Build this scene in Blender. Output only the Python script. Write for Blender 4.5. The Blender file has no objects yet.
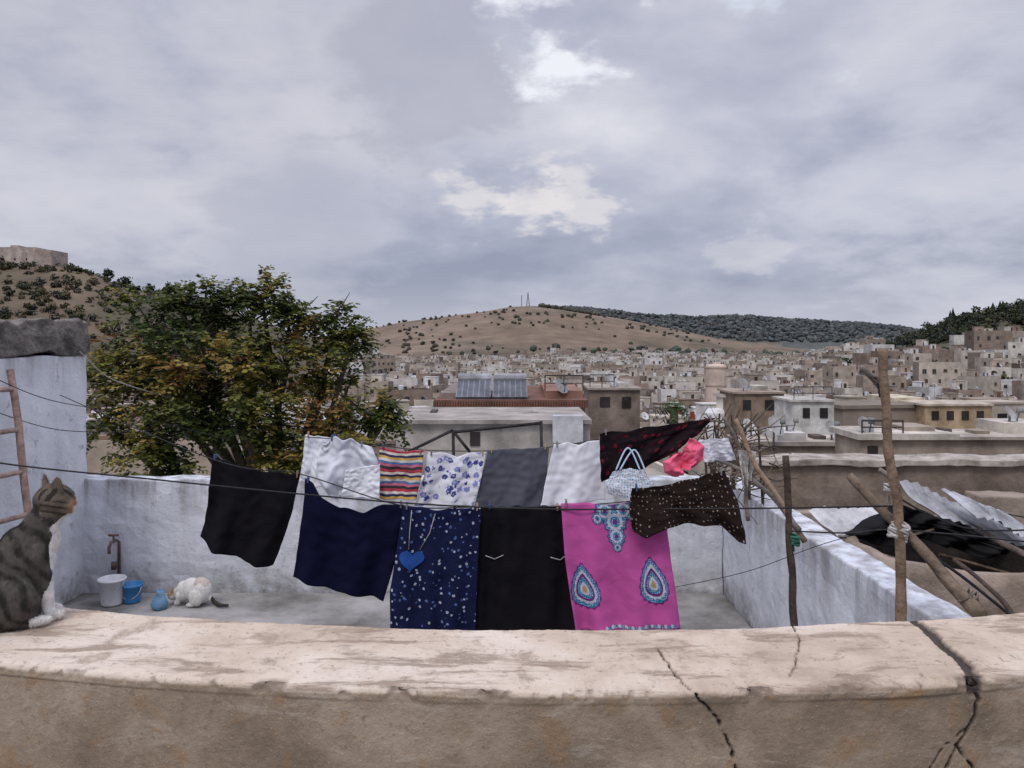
import bpy, bmesh, math, random
from mathutils import Vector, Matrix, noise
random.seed(7)
F=796.0; HY=340.0
scene=bpy.context.scene
def W(px,py,d): return Vector(((px-512)/F*d, d, -(py-HY)/F*d))
def lerp(a,b,t): return a+(b-a)*t
def mul(c,k): return tuple(min(0.8,v*k) for v in c)
def sstep(t):
    t=max(0,min(1,t)); return t*t*(3-2*t)
def interp(pts,x):
    if x<=pts[0][0]: return pts[0][1]
    for (a,b),(c,e) in zip(pts,pts[1:]):
        if x<=c: return lerp(b,e,(x-a)/(c-a))
    return pts[-1][1]
# ---------------------------------------------------------------- node helpers
class NT:
    def __init__(s,nt): s.nt=nt
    def n(s,t,props=None,**inp):
        nd=s.nt.nodes.new(t)
        for k,v in (props or {}).items(): setattr(nd,k,v)
        for k,v in inp.items():
            key=int(k[1:]) if (k[0]=='i' and k[1:].isdigit()) else k.replace('_',' ')
            s.set(nd.inputs[key],v)
        return nd
    def set(s,sock,v):
        if isinstance(v,bpy.types.NodeSocket): s.nt.links.new(v,sock)
        elif isinstance(v,bpy.types.Node): s.nt.links.new(v.outputs[0],sock)
        else:
            if isinstance(v,tuple) and len(v)==3 and sock.type=='RGBA': v=(*v,1)
            sock.default_value=v
    def math(s,op,a,b=0.0,c=0.0,clamp=False):
        return s.n('ShaderNodeMath',{'operation':op,'use_clamp':clamp},i0=a,i1=b,i2=c).outputs[0]
    def mix(s,f,a,b,mode='MIX'):
        nd=s.nt.nodes.new('ShaderNodeMixRGB'); nd.blend_type=mode
        s.set(nd.inputs[0],f); s.set(nd.inputs[1],a); s.set(nd.inputs[2],b); return nd.outputs[0]
    def ramp(s,f,stops,interp='LINEAR'):
        nd=s.nt.nodes.new('ShaderNodeValToRGB'); cr=nd.color_ramp; cr.interpolation=interp
        while len(cr.elements)<len(stops): cr.elements.new(0.5)
        for e,(p,c) in zip(cr.elements,stops):
            e.position=p; e.color=(*c,1) if len(c)==3 else c
        s.set(nd.inputs[0],f); return nd.outputs[0]
    def noise(s,vec,scale,detail=5,rough=0.6,dist=0.0):
        return s.n('ShaderNodeTexNoise',None,Vector=vec,Scale=scale,Detail=detail,Roughness=rough,Distortion=dist).outputs[0]
    def mapr(s,v,a,b,c,d,smooth=False):
        nd=s.n('ShaderNodeMapRange',{'interpolation_type':'SMOOTHSTEP'} if smooth else None,i0=v,i1=a,i2=b,i3=c,i4=d); return nd.outputs[0]
def newmat(name):
    m=bpy.data.materials.new(name); m.use_nodes=True
    nt=m.node_tree; nt.nodes.clear(); t=NT(nt)
    out=nt.nodes.new('ShaderNodeOutputMaterial'); bs=nt.nodes.new('ShaderNodeBsdfPrincipled')
    nt.links.new(bs.outputs[0],out.inputs[0])
    return m,t,bs
def finish(t,bs,col,rough=0.9,bump=None,bstr=0.3,bdist=0.01,spec=0.2):
    t.set(bs.inputs['Base Color'],col); t.set(bs.inputs['Roughness'],rough)
    bs.inputs['Specular IOR Level'].default_value=spec
    if bump is not None:
        b=t.n('ShaderNodeBump',None,Strength=bstr,Distance=bdist,Height=bump); t.nt.links.new(b.outputs[0],bs.inputs['Normal'])
def geo(t): return t.nt.nodes.new('ShaderNodeNewGeometry').outputs['Position']
def tcuv(t): return t.nt.nodes.new('ShaderNodeTexCoord').outputs['UV']
def mat_noise(name,c1,c2,scale=3,rough=0.9,bstr=0.3,bdist=0.01,bs_scale=40,spec=0.2,detail=6):
    m,t,bs=newmat(name); p=geo(t)
    n=t.noise(p,scale,detail,0.65)
    col=t.ramp(n,[(0.35,c1),(0.65,c2)])
    finish(t,bs,col,rough,t.noise(p,bs_scale,4),bstr,bdist,spec); return m
def mat_vc(name,ns=0.5,lo=0.7,hi=1.15,rough=0.9,bstr=0.2,bdist=0.05,bsc=3,spec=0.1,trans=0):
    m,t,bs=newmat(name); p=geo(t)
    a=t.nt.nodes.new('ShaderNodeAttribute'); a.attribute_name='Col'
    n=t.noise(p,ns,6,0.65); k=t.mapr(n,0.3,0.7,lo,hi)
    cc=t.n('ShaderNodeCombineXYZ',None,i0=k,i1=k,i2=k)
    col=t.mix(1.0,a.outputs['Color'],cc.outputs[0],'MULTIPLY')
    finish(t,bs,col,rough,t.noise(p,bsc,4) if bstr>0 else None,bstr,bdist,spec)
    if trans:
        tr=t.n('ShaderNodeBsdfTranslucent',None,Color=col); ms=t.n('ShaderNodeMixShader',None,i0=trans,i1=bs.outputs[0],i2=tr.outputs[0])
        out=[n for n in t.nt.nodes if n.type=='OUTPUT_MATERIAL'][0]; t.nt.links.new(ms.outputs[0],out.inputs[0])
    return m
def mat_wash(name,white,grime,dark,zlo,zhi,topdirt=0.5):
    m,t,bs=newmat(name); p=geo(t)
    n1=t.noise(p,1.6,8,0.65,0.4); n2=t.noise(p,9,8,0.7); n3=t.noise(p,45,4,0.6)
    sp=t.n('ShaderNodeMapping',None,Vector=p,Scale=(9,9,0.8)).outputs[0]
    st=t.noise(sp,1.0,5,0.6)
    z=t.n('ShaderNodeSeparateXYZ',None,Vector=p).outputs[2]
    base=t.mapr(z,zlo,zlo+0.25,1,0); top=t.mapr(z,zhi-0.35,zhi,0,1)
    col=t.mix(t.mapr(n1,0.4,0.66,0,0.9),white,grime)
    f=t.math('MULTIPLY',t.mapr(st,0.42,0.66,0,1),t.math('ADD',top,0.22),clamp=True)
    col=t.mix(t.math('MULTIPLY',f,topdirt),col,dark)
    g=t.math('MULTIPLY',base,t.mapr(n2,0.35,0.6,0.1,1),clamp=True)
    col=t.mix(t.math('MULTIPLY',g,0.8),col,dark)
    col=t.mix(t.mapr(n2,0.58,0.70,0,0.6),col,dark)
    h=t.math('ADD',n2,t.math('MULTIPLY',n3,0.4))
    finish(t,bs,col,0.92,h,0.7,0.015); return m
# ---------------------------------------------------------------- mesh helpers
class MB:
    def __init__(s): s.v=[]; s.f=[]; s.c=[]; s.m=[]
    def add(s,vs,fs,col=(0.5,0.5,0.5),mi=0):
        o=len(s.v); s.v.extend([tuple(v) for v in vs])
        for f in fs:
            s.f.append([i+o for i in f]); s.c.append(col); s.m.append(mi)
    def box(s,x0,x1,y0,y1,z0,z1,col=(0.5,)*3,mi=0,M=None):
        vs=[Vector((x,y,z)) for z in (z0,z1) for y in (y0,y1) for x in (x0,x1)]
        if M is not None: vs=[M@v for v in vs]
        s.add(vs,[(0,2,3,1),(4,5,7,6),(0,1,5,4),(2,6,7,3),(0,4,6,2),(1,3,7,5)],col,mi)
    def tube(s,pts,rads,n=8,col=(0.5,)*3,mi=0,cap=True):
        pts=[Vector(p) for p in pts]
        if not hasattr(rads,'__len__'): rads=[rads]*len(pts)
        rings=[]; up=None
        for i,p in enumerate(pts):
            a=pts[max(0,i-1)]; b=pts[min(len(pts)-1,i+1)]; d=(b-a)
            if d.length<1e-9: d=Vector((0,0,1))
            d.normalize()
            if up is None: up=Vector((0,0,1)) if abs(d.z)<0.9 else Vector((1,0,0))
            x=d.cross(up)
            if x.length<1e-4: x=d.cross(Vector((1,0.3,0)))
            x.normalize(); y=x.cross(d); up=y
            rings.append([p+(x*math.cos(2*math.pi*k/n)+y*math.sin(2*math.pi*k/n))*rads[i] for k in range(n)])
        vs=[v for r in rings for v in r]; fs=[]
        for i in range(len(pts)-1):
            for k in range(n):
                fs.append((i*n+k,i*n+(k+1)%n,(i+1)*n+(k+1)%n,(i+1)*n+k))
        if cap: fs.append(tuple(range(n))[::-1]); fs.append(tuple((len(pts)-1)*n+k for k in range(n)))
        s.add(vs,fs,col,mi)
    def lathe(s,c,prof,n=24,col=(0.5,)*3,mi=0):
        vs=[(c[0]+r*math.cos(2*math.pi*k/n),c[1]+r*math.sin(2*math.pi*k/n),c[2]+z) for r,z in prof for k in range(n)]
        fs=[(i*n+k,i*n+(k+1)%n,(i+1)*n+(k+1)%n,(i+1)*n+k) for i in range(len(prof)-1) for k in range(n)]
        s.add(vs,fs,col,mi)
    def obj(s,name,mats,smooth=False,parent=None):
        me=bpy.data.meshes.new(name); me.from_pydata(s.v,[],s.f)
        if not isinstance(mats,(list,tuple)): mats=[mats]
        for m in mats: me.materials.append(m)
        me.polygons.foreach_set('material_index',s.m)
        at=me.color_attributes.new('Col','FLOAT_COLOR','CORNER')
        buf=[]
        for f,c in zip(s.f,s.c): buf.extend((c[0],c[1],c[2],1.0)*len(f))
        at.data.foreach_set('color',buf)
        if smooth: me.polygons.foreach_set('use_smooth',[True]*len(me.polygons))
        me.update(); o=bpy.data.objects.new(name,me); scene.collection.objects.link(o)
        if parent: o.parent=parent
        return o
def empty(name):
    e=bpy.data.objects.new(name,None); scene.collection.objects.link(e); return e
def bez(pts,n=16):
    P=[Vector(p) for p in pts]; P=[P[0]]+P+[P[-1]]; out=[]
    for i in range(1,len(P)-2):
        for k in range(n):
            t=k/n; a,b,c,d=P[i-1],P[i],P[i+1],P[i+2]
            out.append(0.5*((2*b)+(c-a)*t+(2*a-5*b+4*c-d)*t*t+(3*b-a-3*c+d)*t**3))
    out.append(P[-2]); return out
def wob(p,s,a):
    v=noise.noise_vector(Vector(p)*s); return Vector(p)+v*a
# ================================================================= WORLD
SUN_EL=math.radians(52); SUN_AZ=math.radians(205)
world=bpy.data.worlds.new("World"); scene.world=world; world.use_nodes=True
wn=world.node_tree; wn.nodes.clear(); t=NT(wn)
out=wn.nodes.new('ShaderNodeOutputWorld')
sky=wn.nodes.new('ShaderNodeTexSky'); sky.sky_type='NISHITA'; sky.sun_disc=False
sky.sun_elevation=SUN_EL; sky.sun_rotation=SUN_AZ
d=wn.nodes.new('ShaderNodeTexCoord').outputs['Generated']
sx=t.n('ShaderNodeSeparateXYZ',None,Vector=d)
zc=t.math('ADD',t.math('MAXIMUM',sx.outputs[2],0.0),0.30)
u=t.math('DIVIDE',sx.outputs[0],zc); v=t.math('DIVIDE',sx.outputs[1],zc)
cv=t.n('ShaderNodeCombineXYZ',None,i0=u,i1=v,i2=5.1).outputs[0]
n1=t.noise(cv,0.9,3,0.45,0.0); n2=t.noise(cv,2.2,8,0.54,0.15); n3=t.noise(cv,7.0,6,0.58,0.1)
n=t.math('ADD',t.math('MULTIPLY',n1,0.48),t.math('ADD',t.math('MULTIPLY',n2,0.42),t.math('MULTIPLY',n3,0.10)))
cl=t.ramp(n,[(0.38,(0.31,0.335,0.45)),(0.46,(0.41,0.43,0.545)),(0.53,(0.52,0.535,0.64)),(0.60,(0.645,0.65,0.73)),(0.68,(0.80,0.80,0.85))])
def patch(px,py,c0,amt,col,cl,k,k3=.6):
    vv=Vector((px-512,F,HY-py)).normalized()
    dt=t.n('ShaderNodeVectorMath',{'operation':'DOT_PRODUCT'},i0=d,i1=tuple(vv)).outputs['Value']
    pert=t.math('ADD',t.math('MULTIPLY',t.math('SUBTRACT',n2,0.52),k),t.math('MULTIPLY',t.math('SUBTRACT',n3,0.51),k*k3))
    f=t.mapr(t.math('ADD',dt,pert),c0,1.0,0,1,True)
    return t.mix(t.math('MULTIPLY',f,amt,clamp=True),cl,col)
cl=patch(60,110,0.93,0.5,(0.65,0.645,0.70),cl,.15)
cl=patch(330,110,0.965,0.3,(0.62,0.61,0.67),cl,.1)
cl=patch(985,185,0.97,0.4,(0.64,0.65,0.73),cl,.1)
cl=patch(430,70,0.992,0.5,(0.35,0.365,0.465),cl,.04)
cl=patch(300,235,0.992,0.5,(0.38,0.40,0.51),cl,.03)
cl=patch(575,6,0.9950,1.0,(0.90,0.92,0.98),cl,.026,.9)
for a_,b_ in ((480,198),(530,198),(575,199)): cl=patch(a_,b_,0.9984,0.62,(0.85,0.81,0.80),cl,.009,.9)
cl=patch(790,-5,0.9965,0.75,(0.74,0.80,0.93),cl,.022,.9)
cl=patch(750,248,0.9990,0.3,(0.74,0.72,0.75),cl,.006,.9)
hz=t.mapr(sx.outputs[2],0.0,0.09,0.65,0,True)
cl=t.mix(hz,cl,(0.56,0.575,0.665))
el=t.mapr(sx.outputs[2],0.38,0.85,1.0,2.8,True)
ec=t.n('ShaderNodeCombineXYZ',None,i0=el,i1=el,i2=el).outputs[0]
cl=t.mix(1.0,cl,ec,'MULTIPLY')
b1=t.n('ShaderNodeBackground',None,Color=sky.outputs[0],Strength=0.1)
b2=t.n('ShaderNodeBackground',None,Color=cl,Strength=1.0)
ms=t.n('ShaderNodeMixShader',None,i0=0.94,i1=b1.outputs[0],i2=b2.outputs[0])
wn.links.new(ms.outputs[0],out.inputs[0])
sl=bpy.data.lights.new('sun','SUN'); sl.energy=1.15; sl.angle=math.radians(16); sl.color=(1,0.94,0.86)
so=bpy.data.objects.new('sun',sl); scene.collection.objects.link(so)
sd=Vector((math.sin(SUN_AZ)*math.cos(SUN_EL),math.cos(SUN_AZ)*math.cos(SUN_EL),math.sin(SUN_EL)))
so.rotation_euler=sd.to_track_quat('Z','Y').to_euler()
scene.view_settings.view_transform='Standard'; scene.view_settings.look='None'; scene.view_settings.exposure=0
cam=bpy.data.cameras.new('camera'); co=bpy.data.objects.new('camera',cam); scene.collection.objects.link(co)
cam.sensor_width=36; cam.lens=36*F/1024; cam.shift_y=-(384-HY)/1024; cam.clip_end=20000; cam.clip_start=0.05
co.location=(0,0,0); co.rotation_euler=(math.pi/2,0,0); scene.camera=co
# ================================================================= TERRAIN
BASE=-25
C1=[(100,350),(200,345),(340,335),(370,329),(400,323),(430,319),(480,312),(510,307),(535,306),(560,309),(620,319),(680,331),(720,339),(800,350),(900,356)]
C2=[(420,345),(500,330),(545,310),(575,309),(600,312),(640,316),(700,319),(750,318),(800,321),(860,325),(900,329),(930,334),(1000,338),(1100,342)]
C0=[(-500,264),(-60,262),(0,267),(60,268),(95,275),(115,286),(150,294),(200,299),(240,314),(300,335),(345,352),(390,392)]
C3=[(790,384),(860,360),(900,345),(930,334),(950,325),(1000,314),(1060,306),(1300,295)]
def ridge(C,X,D,Dc,D0,Da):
    zc=max(BASE-1,(HY-interp(C,X))/F*Dc)
    if D<Dc: s=sstep((D-D0)/(Dc-D0))
    else: s=1-0.5*sstep((D-Dc)/Da)
    return BASE+(zc-BASE)*s
def base0(y): return lerp(-12,BASE,sstep((y-20)/120))
def heights(x,y):
    X=512+F*x/y
    return [base0(y),ridge(C1,X,y,1500,800,1200),ridge(C2,X,y,2300,1500,2500),ridge(C0,X,y,420,140,500),ridge(C3,X,y,480,190,600)]
def H(x,y):
    if y<20: return -12
    z=max(heights(x,y))
    if y>300: z+=noise.noise(Vector((x,y,0))*0.006)*min(4,y/400)
    return z
def kind(x,y):
    if y<20: return 0
    h=heights(x,y); h[0]+=0.5
    return h.index(max(h))
azs=[math.radians(a) for a in [-180,-150,-120,-90,-75,-60,-50]]
a=-44
while a<=44: azs.append(math.radians(a)); a+=0.2
azs+= [math.radians(a) for a in [50,60,75,90,120,150,180]]
rs=[0]+[14*1.045**i for i in range(145)]
vs=[];cols=[]
CK=[(0.17,0.145,0.115),(0.175,0.132,0.095),(0.085,0.092,0.085),(0.085,0.075,0.052),(0.10,0.09,0.065)]
for r in rs:
    for a in azs:
        x=r*math.sin(a);y=r*math.cos(a); vs.append((x,y,H(x,y)))
        k=kind(x,y); c=Vector(CK[k])
        nn=noise.noise(Vector((x,y,5))*0.008)+0.5*noise.noise(Vector((x,y,5))*0.03)
        if k==1:
            c=c.lerp(Vector((0.085,0.075,0.055)),max(0,min(1,nn*1.8)))
            c=c.lerp(Vector((0.22,0.17,0.13)),max(0,min(.8,-noise.noise(Vector((x*0.4,y,8))*0.012)*2)))
        if k==3: c=c.lerp(Vector((0.17,0.125,0.085)),max(0,min(1,nn*1.6)))
        cols.append((c.x,c.y,c.z,1))
na=len(azs); fs=[(i*na+j,i*na+j+1,(i+1)*na+j+1,(i+1)*na+j) for i in range(1,len(rs)-1) for j in range(na-1)]
me=bpy.data.meshes.new('ground'); me.from_pydata(vs,[],fs)
at=me.color_attributes.new('Col','FLOAT_COLOR','POINT'); at.data.foreach_set('color',[c for cc in cols for c in cc])
me.polygons.foreach_set('use_smooth',[True]*len(me.polygons))
me.materials.append(mat_vc('terrain',0.03,0.7,1.3,0.95,0.5,1.0,0.15))
scene.collection.objects.link(bpy.data.objects.new('ground',me))
bm=bmesh.new(); bmesh.ops.create_icosphere(bm,subdivisions=2,radius=1); ICOV=[v.co.copy() for v in bm.verts]; ICOF=[[v.index for v in f.verts] for f in bm.faces]; bm.free()
bm=bmesh.new(); bmesh.ops.create_icosphere(bm,subdivisions=1,radius=1); ICOV1=[v.co.copy() for v in bm.verts]; ICOF1=[[v.index for v in f.verts] for f in bm.faces]; bm.free()
def blob(mb,c,r,col,sz=0.8,hi=False,cyp=False):
    V,Fa=(ICOV,ICOF) if hi else (ICOV1,ICOF1); o=Vector((random.random()*50,random.random()*50,0)); vs=[]
    for v in V:
        k=1+0.75*noise.noise(v*2.1+o)
        p=v*k
        if cyp:
            w=(1-max(0,v.z)*0.85)*0.9; p=Vector((v.x*w*k,v.y*w*k,v.z))
        vs.append(Vector(c)+Vector((p.x*r,p.y*r,p.z*r*sz+r*sz*0.7)))
    o2=len(mb.v); mb.v.extend([tuple(p) for p in vs])
    for f in Fa:
        mb.f.append([i+o2 for i in f]); j=random.uniform(0.5,1.5); mb.c.append((col[0]*j,col[1]*j,col[2]*j)); mb.m.append(0)
def leafy(mb,c,r,col,sz=1.0,n=90,ls=.16):
    for i in range(n):
        v=Vector((random.gauss(0,1),random.gauss(0,1),random.gauss(0,1))).normalized(); k=random.uniform(.55,1.05)*(1+.45*noise.noise(v*1.7+Vector((c[0],c[1],0))))
        p=Vector(c)+Vector((v.x*r*k,v.y*r*k,v.z*r*sz*k+r*sz)); a=Vector((random.gauss(0,1),random.gauss(0,1),random.gauss(0,1))).normalized(); b=a.cross(v).normalized()
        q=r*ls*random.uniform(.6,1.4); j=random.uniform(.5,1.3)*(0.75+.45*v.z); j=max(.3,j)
        mb.add([p-a*q,p+b*q*.7,p+a*q,p-b*q*.7],[(0,1,2,3)],(col[0]*j,col[1]*j,col[2]*j))
M_fol=mat_vc('distant_foliage',0.4,0.7,1.3,0.95,0.6,0.5,1.5)
mb=MB()
for i in range(420):
    D=random.uniform(900,1490); X=random.uniform(350,720)
    X=round(X/14)*14+random.uniform(-3,3) if random.random()<0.5 else X
    x=(X-512)/F*D
    if noise.noise(Vector((x,D,9))*0.006)<0.02 and random.random()<0.8: continue
    blob(mb,(x,D,H(x,D)),random.uniform(1.8,3.6),(0.06,0.06,0.045),0.8)
for i in range(200):
    D=random.uniform(1440,1500); X=random.uniform(540,600); x=(X-512)/F*D
    blob(mb,(x,D,H(x,D)),random.uniform(3,5),(0.07,0.07,0.055))
mb.obj('olive_grove',M_fol)
mb=MB()
for i in range(2700):
    D=random.uniform(1750,2330); X=random.uniform(530,960)
    x=(X-512)/F*D; k=random.random()
    blob(mb,(x,D,H(x,D)),random.uniform(4,9),(lerp(0.055,0.09,k),lerp(0.068,0.09,k),lerp(0.07,0.085,k)),0.7)
mb.obj('distant_forest',M_fol)
mb=MB()
for i in range(1700):
    D=random.uniform(170,425); X=random.uniform(-120,215); x=(X-512)/F*D
    if noise.noise(Vector((x,D,3))*0.03)<0.0 and random.random()<0.88: continue
    k=random.random(); leafy(mb,(x,D,H(x,D)-.6),random.uniform(0.8,2.1),(lerp(0.04,0.09,k),lerp(0.05,0.08,k),0.04),random.uniform(0.6,1.0),55,.28)
for X,D,r,s in [(168,415,2.2,1.6),(176,418,2.6,1.5),(192,415,2.4,2.0),(150,410,2.6,1.0),(125,405,3,1.0),(108,400,3,1.0)]:
    x=(X-512)/F*D; leafy(mb,(x,D,H(x,D)),r,(0.03,0.045,0.03),s,200,.22)
mb.obj('hillside_scrub',M_fol)
mb=MB()
for i in range(800):
    X=random.uniform(905,1200); D=random.uniform(330,500); x=(X-512)/F*D; g=H(x,D)
    if HY-F*(g+2)/D>lerp(348,325,min(1,(X-905)/110)) and random.random()<.93 : continue
    k=random.random(); leafy(mb,(x,D,g),random.uniform(1.5,3.0),(lerp(0.035,0.075,k),lerp(0.046,0.075,k),0.04),random.uniform(0.7,1.2),70,.26)
for i in range(26):
    X=random.uniform(950,1120); D=random.uniform(430,490); x=(X-512)/F*D
    blob(mb,(x,D,H(x,D)),random.uniform(1.0,1.7),(0.022,0.033,0.022),random.uniform(3,4.2),True,True)
mb.obj('cypress_grove',M_fol)
mb=MB()
for i in range(330):
    D=random.uniform(130,850); X=random.uniform(330,1050); x=(X-512)/F*D
    k=random.random(); g=H(x,D)
    leafy(mb,(x,D,g+random.uniform(1,4)),random.uniform(1.8,3.6),(lerp(0.035,0.075,k),lerp(0.05,0.08,k),0.035),random.uniform(0.7,1.1),110,.22)
for i in range(110):
    D=random.uniform(820,960); X=random.gauss(690,70); x=(X-512)/F*D
    blob(mb,(x,D,H(x,D)+4),random.uniform(3,6),(0.06,0.072,0.055),0.8)
mb.obj('town_trees',M_fol)
# ================================================================= CITY
PAL=[(0.60,0.55,0.48),(0.50,0.445,0.37),(0.70,0.68,0.64),(0.36,0.295,0.235),(0.26,0.20,0.155),(0.45,0.375,0.30),(0.55,0.48,0.40),(0.33,0.255,0.20),(0.76,0.74,0.71),(0.29,0.245,0.20),(0.72,0.68,0.62),(0.58,0.51,0.43),(0.66,0.61,0.54),(0.42,0.34,0.27)]
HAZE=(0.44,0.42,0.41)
def house(mb,cx,cy,zg,zr,w,dp,rot,col,det):
    hz_=min(.22,cy/3500)  # aerial haze painted into the house colours, stronger with distance
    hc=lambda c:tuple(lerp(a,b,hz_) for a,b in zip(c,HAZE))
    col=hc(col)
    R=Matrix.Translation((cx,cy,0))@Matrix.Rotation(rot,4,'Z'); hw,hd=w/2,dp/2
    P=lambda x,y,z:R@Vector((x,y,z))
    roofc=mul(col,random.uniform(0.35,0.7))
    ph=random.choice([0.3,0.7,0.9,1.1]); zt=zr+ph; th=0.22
    side=mul(col,random.uniform(0.5,0.9))  # side walls get a darker colour as painted shade
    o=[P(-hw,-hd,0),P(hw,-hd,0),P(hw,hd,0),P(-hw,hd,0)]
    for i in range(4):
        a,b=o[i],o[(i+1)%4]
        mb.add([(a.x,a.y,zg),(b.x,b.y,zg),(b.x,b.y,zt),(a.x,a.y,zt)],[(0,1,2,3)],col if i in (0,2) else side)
    I=[P(-hw+th,-hd+th,0),P(hw-th,-hd+th,0),P(hw-th,hd-th,0),P(-hw+th,hd-th,0)]
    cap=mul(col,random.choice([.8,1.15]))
    for i in range(4):
        j=(i+1)%4
        mb.add([(o[i].x,o[i].y,zt),(o[j].x,o[j].y,zt),(I[j].x,I[j].y,zt),(I[i].x,I[i].y,zt)],[(0,1,2,3)],cap)
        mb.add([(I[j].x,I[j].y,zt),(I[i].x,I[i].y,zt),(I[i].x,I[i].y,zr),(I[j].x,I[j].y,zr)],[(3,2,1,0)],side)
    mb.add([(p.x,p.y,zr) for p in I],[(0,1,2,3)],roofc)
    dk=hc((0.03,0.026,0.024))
    nf=max(1,int((zr-zg)/3))
    for fl in range(min(nf,2 if det<2 else 3)):
        zz=zr-1.0-3.0*fl
        n=max(1,int(w/random.uniform(2.0,3.5)))
        for k in range(n):
            if random.random()<0.3: continue
            x=-hw+w*(k+0.5)/n+random.uniform(-.2,.2); ww=random.uniform(0.35,0.65); hh=random.uniform(0.9,1.6)
            if det>=1:
                fc=mul(col,random.choice([1.2,0.7]))
                for (a0,a1,b0,b1) in [(-ww-.1,-ww,-hh-.1,.1),(ww,ww+.1,-hh-.1,.1),(-ww,ww,0,.1),(-ww-.15,ww+.15,-hh-.18,-hh)]:
                    mb.box(x+a0,x+a1,-hd-0.09,-hd+0.02,zz+b0,zz+b1,fc,0,R)
                mb.add([P(x-ww,-hd-.02,zz-hh),P(x+ww,-hd-.02,zz-hh),P(x+ww,-hd-.02,zz),P(x-ww,-hd-.02,zz)],[(0,1,2,3)],random.choice([dk,dk,dk,(0.06,0.065,0.07),(0.10,0.065,0.04)]))
                if random.random()<0.4:
                    mb.box(x-0.025,x+0.025,-hd-0.05,-hd-0.025,zz-hh,zz,(0.3,0.28,0.25),0,R)
            else:
                mb.add([P(x-ww,-hd-.05,zz-hh),P(x+ww,-hd-.05,zz-hh),P(x+ww,-hd-.05,zz),P(x-ww,-hd-.05,zz)],[(0,1,2,3)],dk)
    for sgn in (-1,1):
        if random.random()<0.6:
            y=random.uniform(-hd*.5,hd*.5); xx=sgn*(hw+.05); zz=zr-1
            mb.add([P(xx,y-.5,zz-1.2),P(xx,y+.5,zz-1.2),P(xx,y+.5,zz),P(xx,y-.5,zz)],[(0,1,2,3)],dk)
    for rep in range(2 if random.random()<.35 else 1):
      if random.random()<0.6:
        bw=random.uniform(.9,min(2.2,hw*.7)); bx=random.uniform(-hw+bw+.3,hw-bw-.3) if hw>bw+.4 else 0; by=random.uniform(-.2,max(0,hd-1.4)); bh=random.uniform(1.8,2.8)
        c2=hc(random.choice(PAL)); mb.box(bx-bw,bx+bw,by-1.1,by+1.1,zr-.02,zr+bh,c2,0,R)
        mb.box(bx-bw-.12,bx+bw+.12,by-1.2,by+1.2,zr+bh,zr+bh+.14,mul(c2,.8),0,R)
        mb.add([P(bx-.4,by-1.13,zr),P(bx+.4,by-1.13,zr),P(bx+.4,by-1.13,zr+1.7),P(bx-.4,by-1.13,zr+1.7)],[(0,1,2,3)],random.choice([dk,dk,(0.07,0.08,0.09),(0.16,0.09,0.06)]))
    if det>=1:
        for k in range(random.randint(0,4)):
            q=P(random.uniform(-hw+.5,hw-.5),-hd+random.uniform(.1,2),zr+ph); r=random.uniform(.38,.55)
            ax=Vector((random.uniform(0.3,0.9),-0.7,0.5)).normalized(); ux=ax.cross(Vector((0,0,1))).normalized(); uy=ux.cross(ax)
            cc=Vector((q.x,q.y,zt+0.6)); vs=[cc-ax*0.1]+[cc+(ux*math.cos(2*math.pi*i/10)+uy*math.sin(2*math.pi*i/10))*r for i in range(10)]
            mb.add(vs,[(0,1+i,1+(i+1)%10) for i in range(10)],random.choice([(0.66,0.66,0.65),(0.5,0.5,0.5),(0.2,0.18,0.17)]))
            mb.tube([(q.x,q.y,zr),(q.x,q.y,zt+.6)],0.04,4,(0.15,0.15,0.15))
        if random.random()<0.6:
            q=P(random.uniform(-hw+.5,hw-.5),random.uniform(-hd+.5,hd-.5),0); hh=random.uniform(2,4.5)
            mb.tube([(q.x,q.y,zr),(q.x,q.y,zr+hh)],0.04,4,(0.1,0.1,0.1))
            for k in range(4): mb.tube([(q.x-.45+.06*k,q.y,zr+hh-.2*k),(q.x+.45-.06*k,q.y,zr+hh-.2*k)],0.02,3,(0.12,0.12,0.12))
        if random.random()<0.15:
            x0=random.uniform(-hw+.5,0); zz=zr+1.7
            for k in range(random.randint(2,4)):
                a=x0+k*.7; c=random.choice([(0.7,0.7,0.72),(0.7,0.7,0.72),(0.3,0.06,0.05),(0.06,0.08,0.18),(0.05,0.05,0.05)])
                mb.add([P(a,-hd*.4,zz-.9),P(a+.6,-hd*.4,zz-.9),P(a+.6,-hd*.4+.1,zz),P(a,-hd*.4,zz)],[(0,1,2,3)],c)
        for k in range(random.randint(0,4)):
            a=random.uniform(-hw+.6,hw-1.2); b=random.uniform(-hd+.6,hd-1); s_=random.uniform(.3,.9)
            mb.box(a,a+s_,b,b+s_*.8,zr-.01,zr+random.uniform(.3,1.1),random.choice([(0.2,.16,.12),(0.5,.48,.45),(0.12,.11,.1),(0.3,.2,.15)]),0,R)
    if random.random()<0.3:
        q=P(random.uniform(-hw*.6,hw*.6),random.uniform(-hd*.6,hd*.6),0)
        c=random.choice([(0.7,0.7,0.7),(0.7,.7,.7),(0.1,0.1,0.1),(0.6,0.5,0.4)])
        mb.lathe((q.x,q.y,zr),[(0.55,0.3),(0.6,0.4),(0.6,1.5),(0.5,1.65),(0.0,1.7)],10,c)
M_city=mat_vc('town_plaster',0.45,0.6,1.15,0.92,0.4,0.05,2.5)
mb=MB(); sp=10.0; y=130; nh=0
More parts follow.
